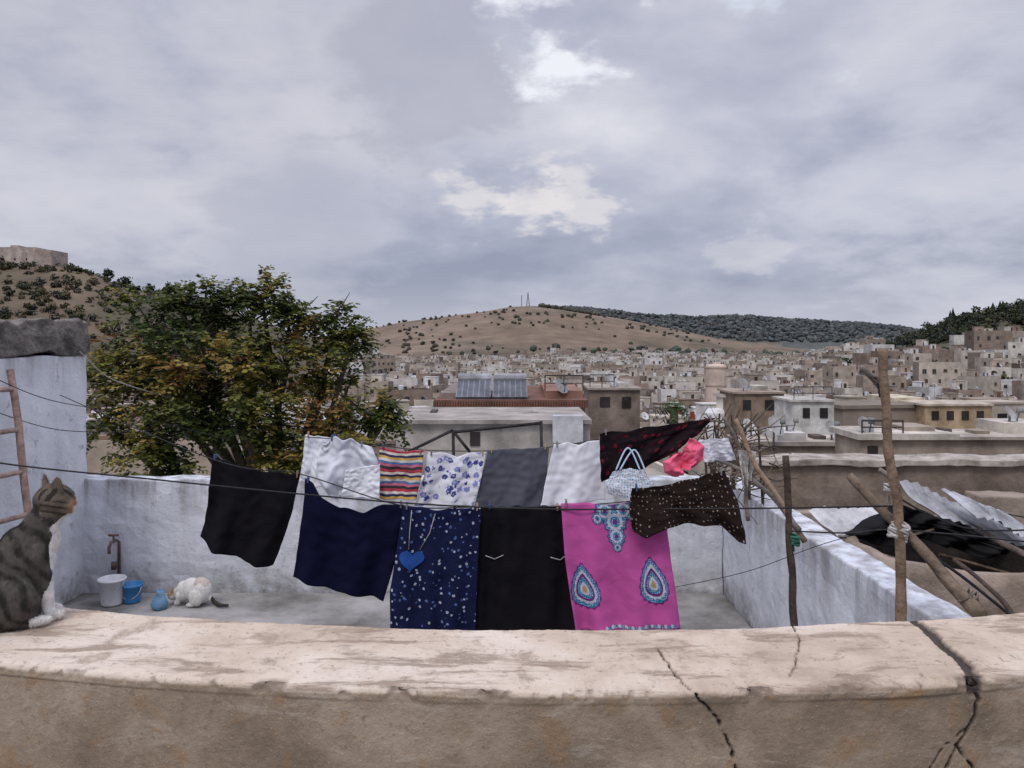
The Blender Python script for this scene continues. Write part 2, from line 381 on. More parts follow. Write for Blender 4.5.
while y<900:
    s2=sp*(1+ (y/900)*0.35)
    x=-0.75*y
    while x<0.8*y:
        xx=x+random.uniform(-3,3); yy=y+random.uniform(-4,4); X=512+F*xx/yy
        x+=s2*random.uniform(0.7,1.15)
        if 130<X<330 and yy>150: continue
        k=kind(xx,yy); g=H(xx,yy)
        if k==3 and X<340 and (yy>230 or g>BASE+9): continue
        hgt=random.choice([4.5,5.5,6.5,7,8,9,10,11])
        if random.random()<0.05: hgt+=3.5
        if X>880 and HY-F*(g+hgt)/yy<lerp(348,327,max(0,min(1,(X-900)/120))): continue
        if yy>780 and X<540: continue
        if k==1 and g>BASE+4: continue
        if random.random()<0.07: continue
        if yy>820 and random.random()<0.5: continue
        nh+=1; big=random.random()<.2
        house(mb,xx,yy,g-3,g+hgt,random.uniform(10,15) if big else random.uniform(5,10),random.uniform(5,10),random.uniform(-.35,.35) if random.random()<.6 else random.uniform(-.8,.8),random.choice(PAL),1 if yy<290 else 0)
    y+=s2*random.uniform(0.8,1.1)
print('houses',nh,len(mb.f))
mb.obj('distant_town_houses',M_city)
random.seed(21)
y=34
while y<125:
    x=-0.66*y
    while x<0.72*y:
        xx=x+random.uniform(-1,1); yy=y+random.uniform(-2,2); w=random.uniform(5.5,9)
        x+=w*1.08
        if xx<-8 and yy<40: continue
        zr=-lerp(5.6,13.5,(yy-30)/95)+random.uniform(-1.2,1.4)
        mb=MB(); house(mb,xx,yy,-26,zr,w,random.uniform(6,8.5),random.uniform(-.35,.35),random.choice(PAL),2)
        mb.obj('house',M_city)
    y+=random.uniform(9,11)
mb=MB(); q=Vector(((528-512)/F*1500,1500,0)); z0=H(q.x,1500)-1
for dx in (-3,3): mb.tube([(q.x+dx,q.y,z0),(q.x,q.y,z0+28)],[0.7,0.4],4,(0.2,0.18,0.2))
for k in range(6): mb.tube([(q.x-3+.5*k,q.y,z0+4*k),(q.x+3-.5*k,q.y,z0+4*k+4)],0.35,4,(0.2,0.18,0.2))
mb.tube([(q.x-12,q.y,z0),(q.x-12,q.y,z0+22)],0.6,4,(0.2,0.18,0.2))
mb.obj('radio_mast',M_city)
mb=MB(); D=405; S=D/F
def fx(px): return (px-512)*S
zb=H(fx(20),D)-6
cst=(0.46,0.39,0.34)
mb.box(fx(-70),fx(40),D-4,D+12,zb,(340-248)*S,cst)
mb.box(fx(40),fx(57),D-5,D+10,zb,(340-251)*S,(0.40,0.33,0.29))
mb.box(fx(-70),fx(8),D-6,D-4.02,zb,(340-256)*S,(0.5,0.43,0.37))
mb.box(fx(14),fx(22),D-3,D+3,zb,(340-246)*S,(0.42,0.35,0.30))
mb.box(fx(27),fx(31),D-4.3,D-4.02,zb,(340-253)*S,(0.36,0.3,0.26))
for k in range(9):
    a=-50+k*11.5; mb.box(fx(a),fx(a+1.6),D-6.1 if a<8 else D-4.1,D-3,(340-261)*S,(340-259)*S,(0.05,0.04,0.04))
fo=mb.obj('fortress_ruin',mat_vc('fort_stone',0.2,0.5,1.25,0.95,0.6,0.4,0.5))
# ================================================================= MID BUILDINGS
M_mid=mat_vc('mid_plaster',1.6,0.42,1.18,0.92,0.5,0.03,8)
def bx(mb,p0,p1,t0,b0,d,dep,col):
    mb.box((p0-512)/F*d,(p1-512)/F*d,d,d+dep,-(b0-HY)/F*d,-(t0-HY)/F*d,col)
def wire_dish(name,px,py,d,r,az):
    q=W(px,py,d); mb=MB(); ax=Vector((math.sin(az),-math.cos(az)*.8,.55)).normalized(); ux=ax.cross(Vector((0,0,1))).normalized(); uy=ux.cross(ax); n=20
    vs=[q-ax*r*.28]
    for rr,dz in ((.35,-.24),(.7,-.13),(1,0)):
        vs+=[q+ax*r*dz+(ux*math.cos(2*math.pi*i/n)+uy*math.sin(2*math.pi*i/n)*1.08)*r*rr for i in range(n)]
    fs=[(0,1+i,1+(i+1)%n) for i in range(n)]
    for k in range(2):
        for i in range(n): a=1+k*n; fs.append((a+i,a+n+i,a+n+(i+1)%n,a+(i+1)%n))
    mb.add(vs,fs,(0.45,0.44,0.43)); mb.tube([q-uy*r*.9,q+ax*r*.95],.012,5,(.2,.2,.2)); mb.box(-.04,.04,-.04,.04,-.05,.05,(.3,.3,.3),0,Matrix.Translation(q+ax*r*.95))
    mb.tube([q-ax*r*.28,q-ax*r*.4-Vector((0,0,r*2.3))],.02,6,(.2,.2,.2)); mb.obj(name,M_mid,True)
def rail(mb,p0,p1,py,d,h=.5):
    a=W(p0,py,d);b=W(p1,py,d); mb.tube([a+Vector((0,0,h)),b+Vector((0,0,h))],.018,5,(.08,.07,.06)); mb.tube([a+Vector((0,0,h*.5)),b+Vector((0,0,h*.5))],.012,4,(.08,.07,.06))
    n=max(2,int((b-a).length/.7))
    for i in range(n+1): q=a.lerp(b,i/n); mb.tube([q,q+Vector((0,0,h))],.014,4,(.08,.07,.06))
mb=MB()
bx(mb,437,585,408,900,20,6,(0.38,0.32,0.28))
bx(mb,434,588,400,408,19.8,6.4,(0.20,0.11,0.085))
bx(mb,440,520,393,400,20.2,5,(0.28,0.23,0.20))
bx(mb,545,583,391,400,20.4,4,(0.30,0.17,0.13))
for k in range(7):
    bx(mb,445+k*20,452+k*20,414,424,19.98,0.02,(0.04,0.035,0.035))
for k in range(60):
    x0=(434+k*2.58-512)/F*19.78; mb.tube([(x0,19.78,-(408-HY)/F*19.8),(x0,19.78,-(401-HY)/F*19.8)],.022,4,(0.24,0.12,0.09))
rail(mb,545,583,391,20.5,.4)
mb.obj('brown_roof_house',M_mid)
mb=MB()
for k in range(2):
    a=W(456+k*37,397,20.0); wd=34/F*20
    vs=[a,a+Vector((wd,0,0)),a+Vector((wd,0.8,0.38)),a+Vector((0,0.8,0.38))]
    vs2=[v-Vector((0,-0.03,0.06)) for v in vs]
    mb.add(vs+vs2,[(0,1,2,3),(4,7,6,5),(0,4,5,1),(1,5,6,2),(2,6,7,3),(3,7,4,0)],(0.16,0.17,0.20))
    for j in range(7): 
        p=vs[0].lerp(vs[1],j/6); q=vs[3].lerp(vs[2],j/6); mb.tube([p,q],0.014,4,(0.35,0.35,0.37))
    mb.tube([vs[3]+Vector((0,.1,.05)),vs[2]+Vector((0,.1,.05))],0.13,10,(0.42,0.42,0.45))
mb.obj('solar_water_heater',M_mid)
mb=MB(); bx(mb,396,590,424,900,12.5,2.2,(0.50,0.46,0.42)); bx(mb,394,592,420,424,12.4,2.4,(0.40,0.36,0.33))
bx(mb,553,583,416,443,12.2,0.2,(0.62,0.62,0.64)); bx(mb,470,480,432,446,12.48,.03,(.06,.05,.05))
for a,b,h_,c_ in ((405,414,6,(.2,.15,.11)),(430,436,9,(.12,.11,.10)),(500,520,5,(.3,.24,.2)),(532,538,8,(.45,.44,.42))): bx(mb,a,b,420-h_,420.5,13.6,.4,c_)
mb.obj('flat_roof_house',M_mid)
mb=MB(); bx(mb,590,640,390,900,27,2.5,(0.26,0.21,0.175)); bx(mb,588,642,388,390,26.9,2.7,(0.38,0.33,0.28)); bx(mb,600,610,397,407,26.97,.02,(0.05,.04,.04)); bx(mb,622,631,397,408,26.97,.02,(0.05,.04,.04)); bx(mb,616,627,383,388,27.5,1.2,(0.5,.47,.43)); rail(mb,590,614,388,27.2,.45); mb.obj('grey_house',M_mid)
mb=MB(); bx(mb,735,784,394,900,34,2.5,(0.28,0.215,0.16)); bx(mb,733,786,392,394,33.9,2.7,(0.40,.32,.26)); bx(mb,743,751,400,410,33.97,.02,(0.04,.04,.04)); bx(mb,765,774,400,410,33.97,.02,(0.04,.04,.04)); bx(mb,752,768,386,392,35,1.2,(.5,.46,.4)); mb.obj('brick_house',M_mid)
mb=MB(); bx(mb,792,834,402,900,30,2,(0.70,0.68,0.64)); bx(mb,790,836,400,402,29.9,2.2,(0.5,.47,.43)); bx(mb,803,810,408,418,29.97,.02,(0.04,.04,.04));bx(mb,820,828,408,418,29.97,.02,(0.04,.04,.04)); rail(mb,794,832,400,30.1,.5); mb.obj('white_house',M_mid)
mb=MB(); bx(mb,893,925,398,900,34,2.5,(0.62,0.55,0.42)); bx(mb,925,992,406,900,32,2,(0.46,0.34,0.22)); bx(mb,923,994,404,406,31.9,2.2,(0.55,.47,.38))
for k in range(4): bx(mb,932+15*k,939+15*k,411,420,31.97,.02,(0.05,.04,.04))
bx(mb,900,908,404,413,33.97,.02,(0.05,.04,.04)); mb.obj('ochre_house',M_mid)
mb=MB(); bx(mb,745,862,446,900,15.5,1.0,(0.36,0.29,0.235)); bx(mb,743,864,442,446,15.4,1.2,(0.48,0.42,0.36)); bx(mb,778,806,433,442,15.6,1,(0.60,0.58,0.55)); bx(mb,860,1190,440,900,13,1.0,(0.40,0.33,0.265)); bx(mb,858,960,434,440,12.9,1.2,(0.58,0.53,0.46)); bx(mb,960.2,1192,437,440,12.9,1.2,(0.48,0.42,0.36)); bx(mb,905,935,427,434,13.3,.7,(0.36,0.30,0.25)); bx(mb,1004,1050,423,437,13.4,.8,(0.6,0.55,0.48)); bx(mb,868,878,446,456,12.98,.03,(.05,.045,.04))
bx(mb,815,826,436,442,15.8,.4,(.12,.1,.09)); bx(mb,842,850,434,442,15.8,.4,(.5,.49,.47)); bx(mb,945,952,429,434,13.3,.3,(.15,.12,.1)); bx(mb,975,990,431,437,13.3,.3,(.3,.25,.2)); rail(mb,862,903,434,13.0,.22)
mb.obj('cream_parapet_house',M_mid)
for a_ in ((776,426,15.3,.19,.5),(789,424,16,.17,.8),(833,428,15.7,.16,.2),(866,425,13.2,.15,.3),(1012,414,13.6,.15,.6),(562,386,20.4,.2,.5),(612,380,27.3,.22,.4),(745,384,34.5,.3,.5)): wire_dish('satellite_dish',*a_)
mb=MB(); q=W(716,377,112); mb.lathe((q.x,q.y,q.z),[(1.4,-12),(1.4,1.55),(1.32,1.7),(.4,1.85),(.4,2.1),(0,2.12)],24,(0.62,0.50,0.42)); mb.lathe((q.x,q.y,q.z),[(1.43,-1.3),(1.5,-1.25),(1.5,-1.0),(1.43,-.95)],24,(0.48,0.37,0.31)); mb.lathe((q.x,q.y,q.z),[(1.43,1.2),(1.5,1.25),(1.5,1.5),(1.43,1.55)],24,(0.48,0.37,0.31)); mb.obj('water_tank',M_city)
mb=MB(); q=W(674,408,24)
mb.tube([(q.x,q.y,-13),(q.x,q.y,q.z)],[0.18,0.13],8,(0.12,0.09,0.06))
for k in range(34):
    a=random.uniform(0,6.28); e=random.uniform(-0.1,1.2); L=random.uniform(.55,.8); pr=None
    for j in range(8):
        s=j/7*L; p=q+Vector((math.cos(a)*s*math.cos(e),math.sin(a)*s*math.cos(e),s*math.sin(e)-0.9*s*s))
        if pr is not None:
            dr=(p-pr); sd_=dr.cross(Vector((0,0,1))).normalized()
            for sg in (-1,1): mb.add([pr,pr+sd_*sg*.14+dr*1.2-Vector((0,0,.04)),pr+dr*.5],[(0,1,2)],random.choice([(0.05,0.10,0.04),(0.07,0.12,0.05),(0.04,0.07,0.03)]))
        pr=p
mb.obj('palm_tree',M_fol)
# ================================================================= TERRACE
ZF=-2.06; ZT=-1.14
M_white=mat_wash('whitewash',(0.72,0.74,0.79),(0.50,0.52,0.56),(0.19,0.17,0.155),ZF,ZT,.65)
M_whiteL=mat_wash('whitewash_tall',(0.74,0.76,0.80),(0.56,0.57,0.60),(0.20,0.18,0.165),ZF,-0.05,0.5)
def roughbox(name,x0,x1,y0,y1,z0,z1,mat,amp=0.01,res=0.06,seed=0):
    bm=bmesh.new(); bmesh.ops.create_cube(bm,size=1)
    for v in bm.verts: v.co=Vector((lerp(x0,x1,v.co.x+.5),lerp(y0,y1,v.co.y+.5),lerp(z0,z1,v.co.z+.5)))
    for ax,(a,b) in enumerate(((x0,x1),(y0,y1),(z0,z1))):
        n=max(1,min(90,int((b-a)/res)))
        for i in range(1,n):
            pc=[0,0,0]; pc[ax]=lerp(a,b,i/n); no=[0,0,0]; no[ax]=1
            g=bm.verts[:]+bm.edges[:]+bm.faces[:]
            bmesh.ops.bisect_plane(bm,geom=g,plane_co=pc,plane_no=no)
    for v in bm.verts:
        nv=noise.noise_vector(v.co*3+Vector((seed,0,0)))*amp+noise.noise_vector(v.co*11)*amp*.6
        v.co+=nv
    me=bpy.data.meshes.new(name); bm.to_mesh(me); bm.free(); me.materials.append(mat)
    o=bpy.data.objects.new(name,me); scene.collection.objects.link(o)
    bv=o.modifiers.new('b','BEVEL'); bv.width=0.012; bv.segments=2; bv.limit_method='ANGLE'; bv.angle_limit=math.radians(50)
    return o
roughbox('terrace_back_wall',-3.9,1.72,6.5,6.72,-3,ZT,M_white,0.018)
roughbox('terrace_side_wall',1.725,1.90,2.3,6.7,-3,ZT,M_white,0.014)
roughbox('whitewashed_block',-7,-3.5,3.0,6.56,-3,-0.125,M_whiteL,0.012,0.1)
M_conc=mat_noise('rough_concrete',(0.09,0.08,0.07),(0.28,0.25,0.225),6,0.95,1.0,0.04,25)
roughbox('concrete_coping',-7,-3.49,2.95,6.58,-0.12,0.14,M_conc,0.045,0.04)
M_floor=mat_noise('terrace_concrete',(0.13,0.12,0.11),(0.38,0.365,0.35),1.8,0.9,0.5,0.01,30,detail=10)
roughbox('terrace_floor',-3.6,1.72,2.2,6.49,-2.3,ZF,M_floor,0.004,0.2)
M_tan=mat_noise('tan_render',(0.13,0.10,0.078),(0.31,0.25,0.20),2.0,0.95,0.6,0.02,22,detail=9)
roughbox('yard_floor',1.94,9,2.2,8.95,-3.0,-2.5,M_floor,0.01,0.5)
roughbox('yard_back_wall',2.75,9.5,9,9.3,-12,-1.42,M_tan,0.02,0.12)
M_pale=mat_noise('pale_coping',(0.22,0.185,0.15),(0.48,0.43,0.38),6,0.95,0.6,0.01,30)
roughbox('yard_wall_coping',2.7,9.55,8.93,9.36,-1.415,-1.34,M_pale,0.025,0.1)
roughbox('yard_brick_wall',1.95,3.4,8.0,8.2,-4,-1.75,M_tan,0.02,0.1)
roughbox('yard_side_wall',3.9,7.5,6.6,6.85,-4,-1.3,M_tan,0.02,0.1)
M_dark=mat_noise('interior_shade',(0.012,0.011,0.010),(0.05,0.04,0.035),5,0.95,0.6,0.02,20)  # near-black base colour stands in for the shade inside the cisterns
M_cist=mat_noise('cistern_render',(0.17,0.13,0.10),(0.36,0.29,0.235),4,0.95,0.7,0.02,26,detail=9)
e=empty('cistern')
c=(2.78,4.95,0)
mb=MB(); R_=0.66
mb.lathe(c,[(R_,-2.6),(R_+.01,-2.0),(R_,-1.34),(R_-.02,-1.28),(R_-.07,-1.275),(R_-.09,-1.30)],64)
for i,vv in enumerate(mb.v): mb.v[i]=tuple(wob(vv,5,.018))
mb.obj('wall',M_cist,True,e)
mb=MB(); mb.lathe(c,[(R_-.085,-1.295),(R_-.10,-1.4),(R_-.1,-2.45),(0,-2.45)],64); mb.obj('inner_face',M_dark,True,e)
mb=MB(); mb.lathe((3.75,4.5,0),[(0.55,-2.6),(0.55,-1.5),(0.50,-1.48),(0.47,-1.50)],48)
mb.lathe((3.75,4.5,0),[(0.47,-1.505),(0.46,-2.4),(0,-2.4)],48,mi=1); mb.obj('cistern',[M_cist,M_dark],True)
def corrug(name,p0,ux,uy,w,l,mat,amp=0.012,nw=9,bend=0.03):
    ux=Vector(ux).normalized(); uy=Vector(uy).normalized(); nz=ux.cross(uy).normalized(); vs=[];n=nw*8;m=14
    for j in range(m+1):
        for i in range(n+1):
            u_=i/n*w; v_=j/m*l; vs.append(Vector(p0)+ux*u_+uy*(v_+.02*noise.noise(Vector((u_*9,w,j==0))))+nz*(amp*math.sin(2*math.pi*nw*i/n)+bend*noise.noise(Vector((u_*4,v_*4,nw)))))
    mb=MB(); mb.add(vs,[(j*(n+1)+i,j*(n+1)+i+1,(j+1)*(n+1)+i+1,(j+1)*(n+1)+i) for j in range(m) for i in range(n)])
    return mb.obj(name,mat,True)
M_corr=mat_noise('weathered_sheet',(0.15,0.145,0.15),(0.46,0.47,0.50),5,0.6,0.2,0.005,30,0.4)
corrug('corrugated_sheet',W(898,480,4.95),(0.83,-0.05,-0.30),(0.25,-.62,-0.42),0.72,0.34,M_corr,.008,11,.05)
corrug('corrugated_sheet',W(938,488,4.8),(0.9,0.10,-0.36),(0.25,-.7,-0.34),0.48,0.28,M_corr,.008,8,.05)
corrug('corrugated_sheet',W(808,510,5.9),(0.95,0.1,0.03),(0.1,-.8,-0.22),0.52,0.42,mat_noise('pale_sheet',(0.3,0.3,0.31),(0.6,0.6,0.6),5,0.7,0.2,0.005,30),0.01,7,.04)
# ================================================================= FOREGROUND PARAPET
ZP=-0.71; TH=0.349
def Yf(x):
    e=min(abs(x-0.15),2.2); return 1.606+0.092*e*e
prof=[]
for z in [-1.6,-1.4,-1.2,-1.05,-0.96]: prof.append((0,z))
z=-0.93
while z<ZP-0.012: prof.append((0.0,z)); z+=0.0032
for k in range(6):
    a=math.pi/2*k/5; prof.append((0.012-0.012*math.cos(a),ZP-0.012+0.012*math.sin(a)))
y=0.0155
while y<TH-0.016: prof.append((y,ZP)); y+=0.0032
for k in range(6):
    a=math.pi/2*k/5; prof.append((TH-0.014+0.014*math.sin(a),ZP-0.014+0.014*math.cos(a)))
for z in [-0.76,-0.85,-1.1,-1.6,-2.3]: prof.append((TH,z))
def topq(px,py):
    d=F*-ZP/(py-HY); x=(px-512)/F*d; return (x,d-Yf(x))
def frq(px,py):
    x=(px-512)/F*1.62
    for _ in range(6): x=(px-512)/F*Yf(x)
    return (x,(-(py-HY)/F*Yf(x))-ZP)
cracks=[([topq(912,619),topq(928,630),topq(944,646),topq(962,660),topq(980,684)],0.0125,0.012),
 ([topq(980,684),frq(979,700),frq(972,722),frq(958,744),frq(946,770)],0.0040,0.003),
 ([topq(657,648),topq(668,664),topq(684,684),frq(700,702),frq(716,716),frq(726,735),frq(737,772)],0.0018,0.0020),
 ([topq(793,626),topq(800,640),topq(796,660),topq(790,676)],0.0022,0.0014),
 ([frq(972,722),frq(940,750),frq(925,775)],0.0018,0.0016),
 ([frq(955,744),frq(968,760),frq(975,775)],0.0022,0.002)]
def crackd(x,s):
    best=0
    for pts,w0,w1 in cracks:
        n=len(pts)-1
        for i in range(n):
            ax,ay=pts[i]; bx_,by_=pts[i+1]
            if x<min(ax,bx_)-.03 or x>max(ax,bx_)+.03: continue
            dx,dy=bx_-ax,by_-ay; L=dx*dx+dy*dy
            tt=max(0,min(1,((x-ax)*dx+(s-ay)*dy)/L)); jx=.006*noise.noise(Vector((x*45,s*45,11))); qx=ax+dx*tt+jx;qy=ay+dy*tt+.006*noise.noise(Vector((x*45,s*45,19)))
            dd=math.hypot(x-qx,s-qy)
            w=lerp(w0,w1,(i+tt)/n)
            if w>.006: dd+=0.004*noise.noise(Vector((x*70,s*70,1)))
            best=max(best,min(1,1.4-dd/w*0.9)) if dd<w*1.5 else best
    return max(0,best)
xs=[-4,-3.2,-2.6,-2.1,-1.8,-1.6]
x=-1.5
while x<1.62: xs.append(x); x+=0.003
xs+=[1.7,1.9,2.3,2.8,3.4,4]
vs=[];cc=[]
for (dy,z) in prof:
    for x in xs:
        s=dy if z>=ZP-0.006 else (z-ZP)
        if dy>=TH: s=TH+0.5
        n1=noise.noise(Vector((x*3,dy*3,z*3))); n2=noise.noise(Vector((x*22,dy*22,z*22))); n3=noise.noise(Vector((x*85,dy*85,z*85)))
        disp=0.005*n1+0.0018*n2+0.0009*n3
        cr=crackd(x,s) if -0.24<s<TH and .2<x<1.6 else 0
        e_=max(0,1-math.hypot(dy-0.0,z-ZP)/0.03); ch=max(0,noise.noise(Vector((x*11,3,7)))+0.45*noise.noise(Vector((x*60,3,z*60)))-0.02)*e_*2.4
        ch=min(ch,1)
        yy=Yf(x)+dy; zz=z
        if z>=ZP-0.001: zz+=disp-0.016*cr-0.008*ch
        else:
            yy+=(-disp*0.9+0.014*cr+0.008*ch) if dy<0.1 else disp
            if dy<0.1 and z>ZP-0.028: yy-=0.003+0.004*n1
        if ch>0: yy+=0.007*ch
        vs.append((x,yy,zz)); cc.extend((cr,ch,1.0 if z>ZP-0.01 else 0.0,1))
nx=len(xs); fs=[(j*nx+i,j*nx+i+1,(j+1)*nx+i+1,(j+1)*nx+i) for j in range(len(prof)-1) for i in range(nx-1)]
me=bpy.data.meshes.new('parapet_wall'); me.from_pydata(vs,[],fs)
at=me.color_attributes.new('Col','FLOAT_COLOR','POINT'); at.data.foreach_set('color',cc)
me.polygons.foreach_set('use_smooth',[True]*len(me.polygons))
m,t,bs=newmat('parapet_plaster'); p=geo(t)
at=t.nt.nodes.new('ShaderNodeAttribute'); at.attribute_name='Col'; sp_=t.n('ShaderNodeSeparateColor',None,Color=at.outputs['Color'])
na_=t.noise(p,2.4,9,0.66,0.3); nb=t.noise(p,9,9,0.72,0.3); nc=t.noise(p,60,5,0.7); nd=t.noise(p,200,3,0.6)
st=t.noise(t.n('ShaderNodeMapping',None,Vector=p,Scale=(2.6,11,12)).outputs[0],1.3,9,0.68,0.5)
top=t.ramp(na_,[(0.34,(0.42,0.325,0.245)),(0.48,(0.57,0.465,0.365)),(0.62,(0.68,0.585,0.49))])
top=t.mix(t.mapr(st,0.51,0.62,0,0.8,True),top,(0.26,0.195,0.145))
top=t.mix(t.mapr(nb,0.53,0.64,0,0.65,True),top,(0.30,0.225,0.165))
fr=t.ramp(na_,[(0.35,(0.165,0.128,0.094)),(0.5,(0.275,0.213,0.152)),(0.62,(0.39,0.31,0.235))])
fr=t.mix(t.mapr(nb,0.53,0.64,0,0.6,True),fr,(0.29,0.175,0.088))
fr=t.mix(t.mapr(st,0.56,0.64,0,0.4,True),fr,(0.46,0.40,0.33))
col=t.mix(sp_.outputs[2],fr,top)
col=t.mix(t.math('MULTIPLY',sp_.outputs[1],0.85,clamp=True),col,(0.14,0.105,0.08))
col=t.mix(t.mapr(nc,0.57,0.68,0,0.6,True),col,(0.17,0.13,0.10))
col=t.mix(t.mapr(nd,0.62,0.72,0,0.4,True),col,(0.64,0.56,0.46))
col=t.mix(t.mapr(sp_.outputs[0],0.05,0.6,0,0.92),col,(0.045,0.038,0.034))
h=t.math('ADD',t.math('MULTIPLY',nb,0.8),t.math('ADD',t.math('MULTIPLY',nc,0.5),t.math('MULTIPLY',nd,0.25)))
finish(t,bs,col,0.93,h,0.9,0.008)
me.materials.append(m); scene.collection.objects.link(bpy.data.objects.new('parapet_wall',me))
roughbox('rooftop_floor',-4,4,-4,1.9,-1.8,-1.6,M_floor,0.003,0.5)
# ================================================================= WOOD / POLES
M_wood=mat_vc('weathered_wood',14,0.45,1.35,0.9,0.9,0.012,40)
def pole(name,pts,r0,r1,col,n=10,amp=0.016,seg=8,parent=None):
    P=bez(pts,seg); P=[wob(p,4.5,amp) for p in P]
    k=len(P); R=[lerp(r0,r1,i/(k-1))*(1+0.2*noise.noise(Vector((i*1.3,r0*100,seg)))) for i in range(k)]
    mb=MB(); mb.tube(P,R,n,col); return mb.obj(name,M_wood,True,parent)
wc=(0.25,0.175,0.12); wd_=(0.08,0.06,0.048); wg=(0.22,0.19,0.17)
pole('wooden_pole',[W(882,350,3.3),W(888,430,3.3),W(897,530,3.28),W(903,640,3.25),W(905,780,3.25)],0.017,0.022,wc)
pole('wooden_pole',[W(862,366,3.36),W(884,400,3.38),W(893,470,3.36),W(899,540,3.34)],0.011,0.015,wg)
pole('wooden_pole',[W(848,474,3.5),W(900,528,3.36),W(940,570,3.2),W(985,618,3.0)],0.017,0.027,(0.2,0.15,0.11))
pole('wooden_pole',[W(786,456,4.1),W(789,540,4.05),W(794,640,4.0),W(795,752,4.0)],0.016,0.02,wd_)
pole('wooden_pole',[W(735,420,4.9),W(760,470,4.7),W(806,540,4.4)],0.013,0.016,wc)
pole('wooden_pole',[W(690,452,5.4),W(740,470,5.0),W(800,528,4.4)],0.011,0.014,wg)
pole('wooden_pole',[W(722,417,5.0),W(742,456,5.0),W(748,520,5.0)],0.010,0.013,wg)
pole('wooden_pole',[W(955,560,3.9),W(1000,600,3.5),W(1030,640,3.3)],0.010,0.012,wd_)
pole('wooden_pole',[W(880,470,5.2),W(960,520,4.8),W(1035,560,4.5)],0.015,0.02,(0.17,0.14,0.12))
random.seed(11)
mb=MB()
for k in range(130):
    a=Vector((random.uniform(1.40,1.74),random.uniform(5.3,6.2),random.uniform(-1.05,-.60))); dr=Vector((random.gauss(.2,.5),random.gauss(0,.5),random.gauss(.1,.45))).normalized(); L=random.uniform(.1,.38)
    mb.tube([a,a+dr*L*.5+Vector((0,0,random.uniform(-.03,.03))),a+dr*L],[.006,.004,.002],4,random.choice([wd_,wg,(0.14,.11,.08)]))
for k in range(10):
    a=Vector((random.uniform(1.5,1.75),random.uniform(5.5,6.6),-1.14)); mb.tube([a,a+Vector((random.uniform(-.15,.1),0,random.uniform(.3,.62)))],[.012,.007],5,wd_)
mb.obj('brushwood_bundle',M_wood)
mb=MB()
for k in range(20):
    a=Vector((random.uniform(2.2,4.2),random.uniform(4.6,6.3),random.uniform(-1.45,-1.2))); dr=Vector((random.gauss(.7,.5),random.gauss(0,.6),random.gauss(-.1,.15))).normalized(); L=random.uniform(.25,.9)
    mb.tube([a,a+dr*L],[random.uniform(.007,.013)]*2,5,random.choice([wd_,wg,wc,(0.03,.03,.03)]))
mb.obj('scrap_timber',M_wood)
mb=MB()
for a,b in [((408,452),(453,430)),((453,430),(455,520)),((453,431),(470,452)),((541,421),(543,520)),((541,423),(455,432))]:
    mb.tube([W(a[0],a[1],5.1),W(b[0],b[1],5.1)],0.010,8,(0.05,0.045,0.045))
mb.tube([W(455,520,5.1),(W(455,520,5.1).x,5.1,ZF)],0.012,8,(0.05,)*3); mb.tube([W(543,520,5.1),(W(543,520,5.1).x,5.1,ZF)],0.012,8,(0.05,)*3)
mb.obj('drying_rack',M_wood,True)
M_rag=mat_noise('rag_cloth',(0.30,0.27,0.24),(0.60,0.58,0.55),30,0.95,0.7,0.01,80)
def lashing(name,c,ax,r,n,mat,w=0.006,sp=0.008):
    ax=Vector(ax).normalized(); x=ax.cross(Vector((0.3,1,0))).normalized(); y=ax.cross(x); pts=[]
    for i in range(n*12):
        a=2*math.pi*i/12; pts.append(Vector(c)+ax*(i/12*sp-n*sp/2)+(x*math.cos(a)+y*math.sin(a))*r*(1+.25*noise.noise(Vector((i*.4,r,n))))+ax*0.006*math.sin(i*.9))
    pts+= [pts[-1]+Vector((.01,-.01,-.03)),pts[-1]+Vector((.015,-.012,-.08))]
    mb=MB(); mb.tube(pts,w,6); 
    return mb.obj(name,mat,True)
lashing('rag_lashing',W(899,531,3.3),(0.3,0,1),0.034,8,M_rag,0.007)
lashing('rag_lashing',W(892,488,3.33),(0.1,0,1),0.028,4,M_rag,0.004)
lashing('rag_lashing',W(881,381,3.33),(0.1,0,1),0.024,4,mat_noise('dark_twine',(0.05,0.04,0.04),(0.14,0.12,0.1),30),0.004)
lashing('rag_lashing',W(968,598,3.08),(0.7,-.3,-.6),0.034,4,mat_noise('brown_twine',(0.1,0.08,0.06),(0.25,0.2,0.16),30),0.005)
lashing('rag_lashing',W(794,540,4.05),(0,0,1),0.024,5,mat_noise('green_rag',(0.02,0.08,0.055),(0.04,0.17,0.11),30),0.008)
# ================================================================= CABLES / LINES
M_cable=mat_noise('black_cable',(0.015,0.015,0.018),(0.03,0.03,0.03),30,0.6)
M_rope=mat_noise('pale_cord',(0.35,0.34,0.33),(0.5,0.5,0.5),30,0.8)
def line(name,pts,r,mat=None):
    mb=MB(); mb.tube(bez(pts,14),r,6); return mb.obj(name,mat or M_cable,True)
line('clothes_line',[W(-120,440,3.7),W(0,463,3.75),W(150,479,3.85),W(300,494,3.92),W(420,504,3.96),W(540,509,3.98),W(660,509,3.9),W(780,508,3.7),W(893,506,3.33)],0.0042)
line('clothes_line',[W(60,395,5.9),W(212,459,4.3),W(300,474,4.3),W(400,505,4.05),W(480,507,4.02),W(565,506,4.0),W(662,496,4.0),W(730,470,4.5)],0.003)
line('clothes_line',[W(290,436,5.0),W(345,440,4.95),W(410,449,4.95),W(480,451,4.95),W(550,447,4.95),W(605,438,4.95),W(712,418,4.95)],0.003)
line('cable',[W(790,531,4.05),W(850,533,4.0),W(900,530,4.0),W(1060,545,3.6)],0.004)
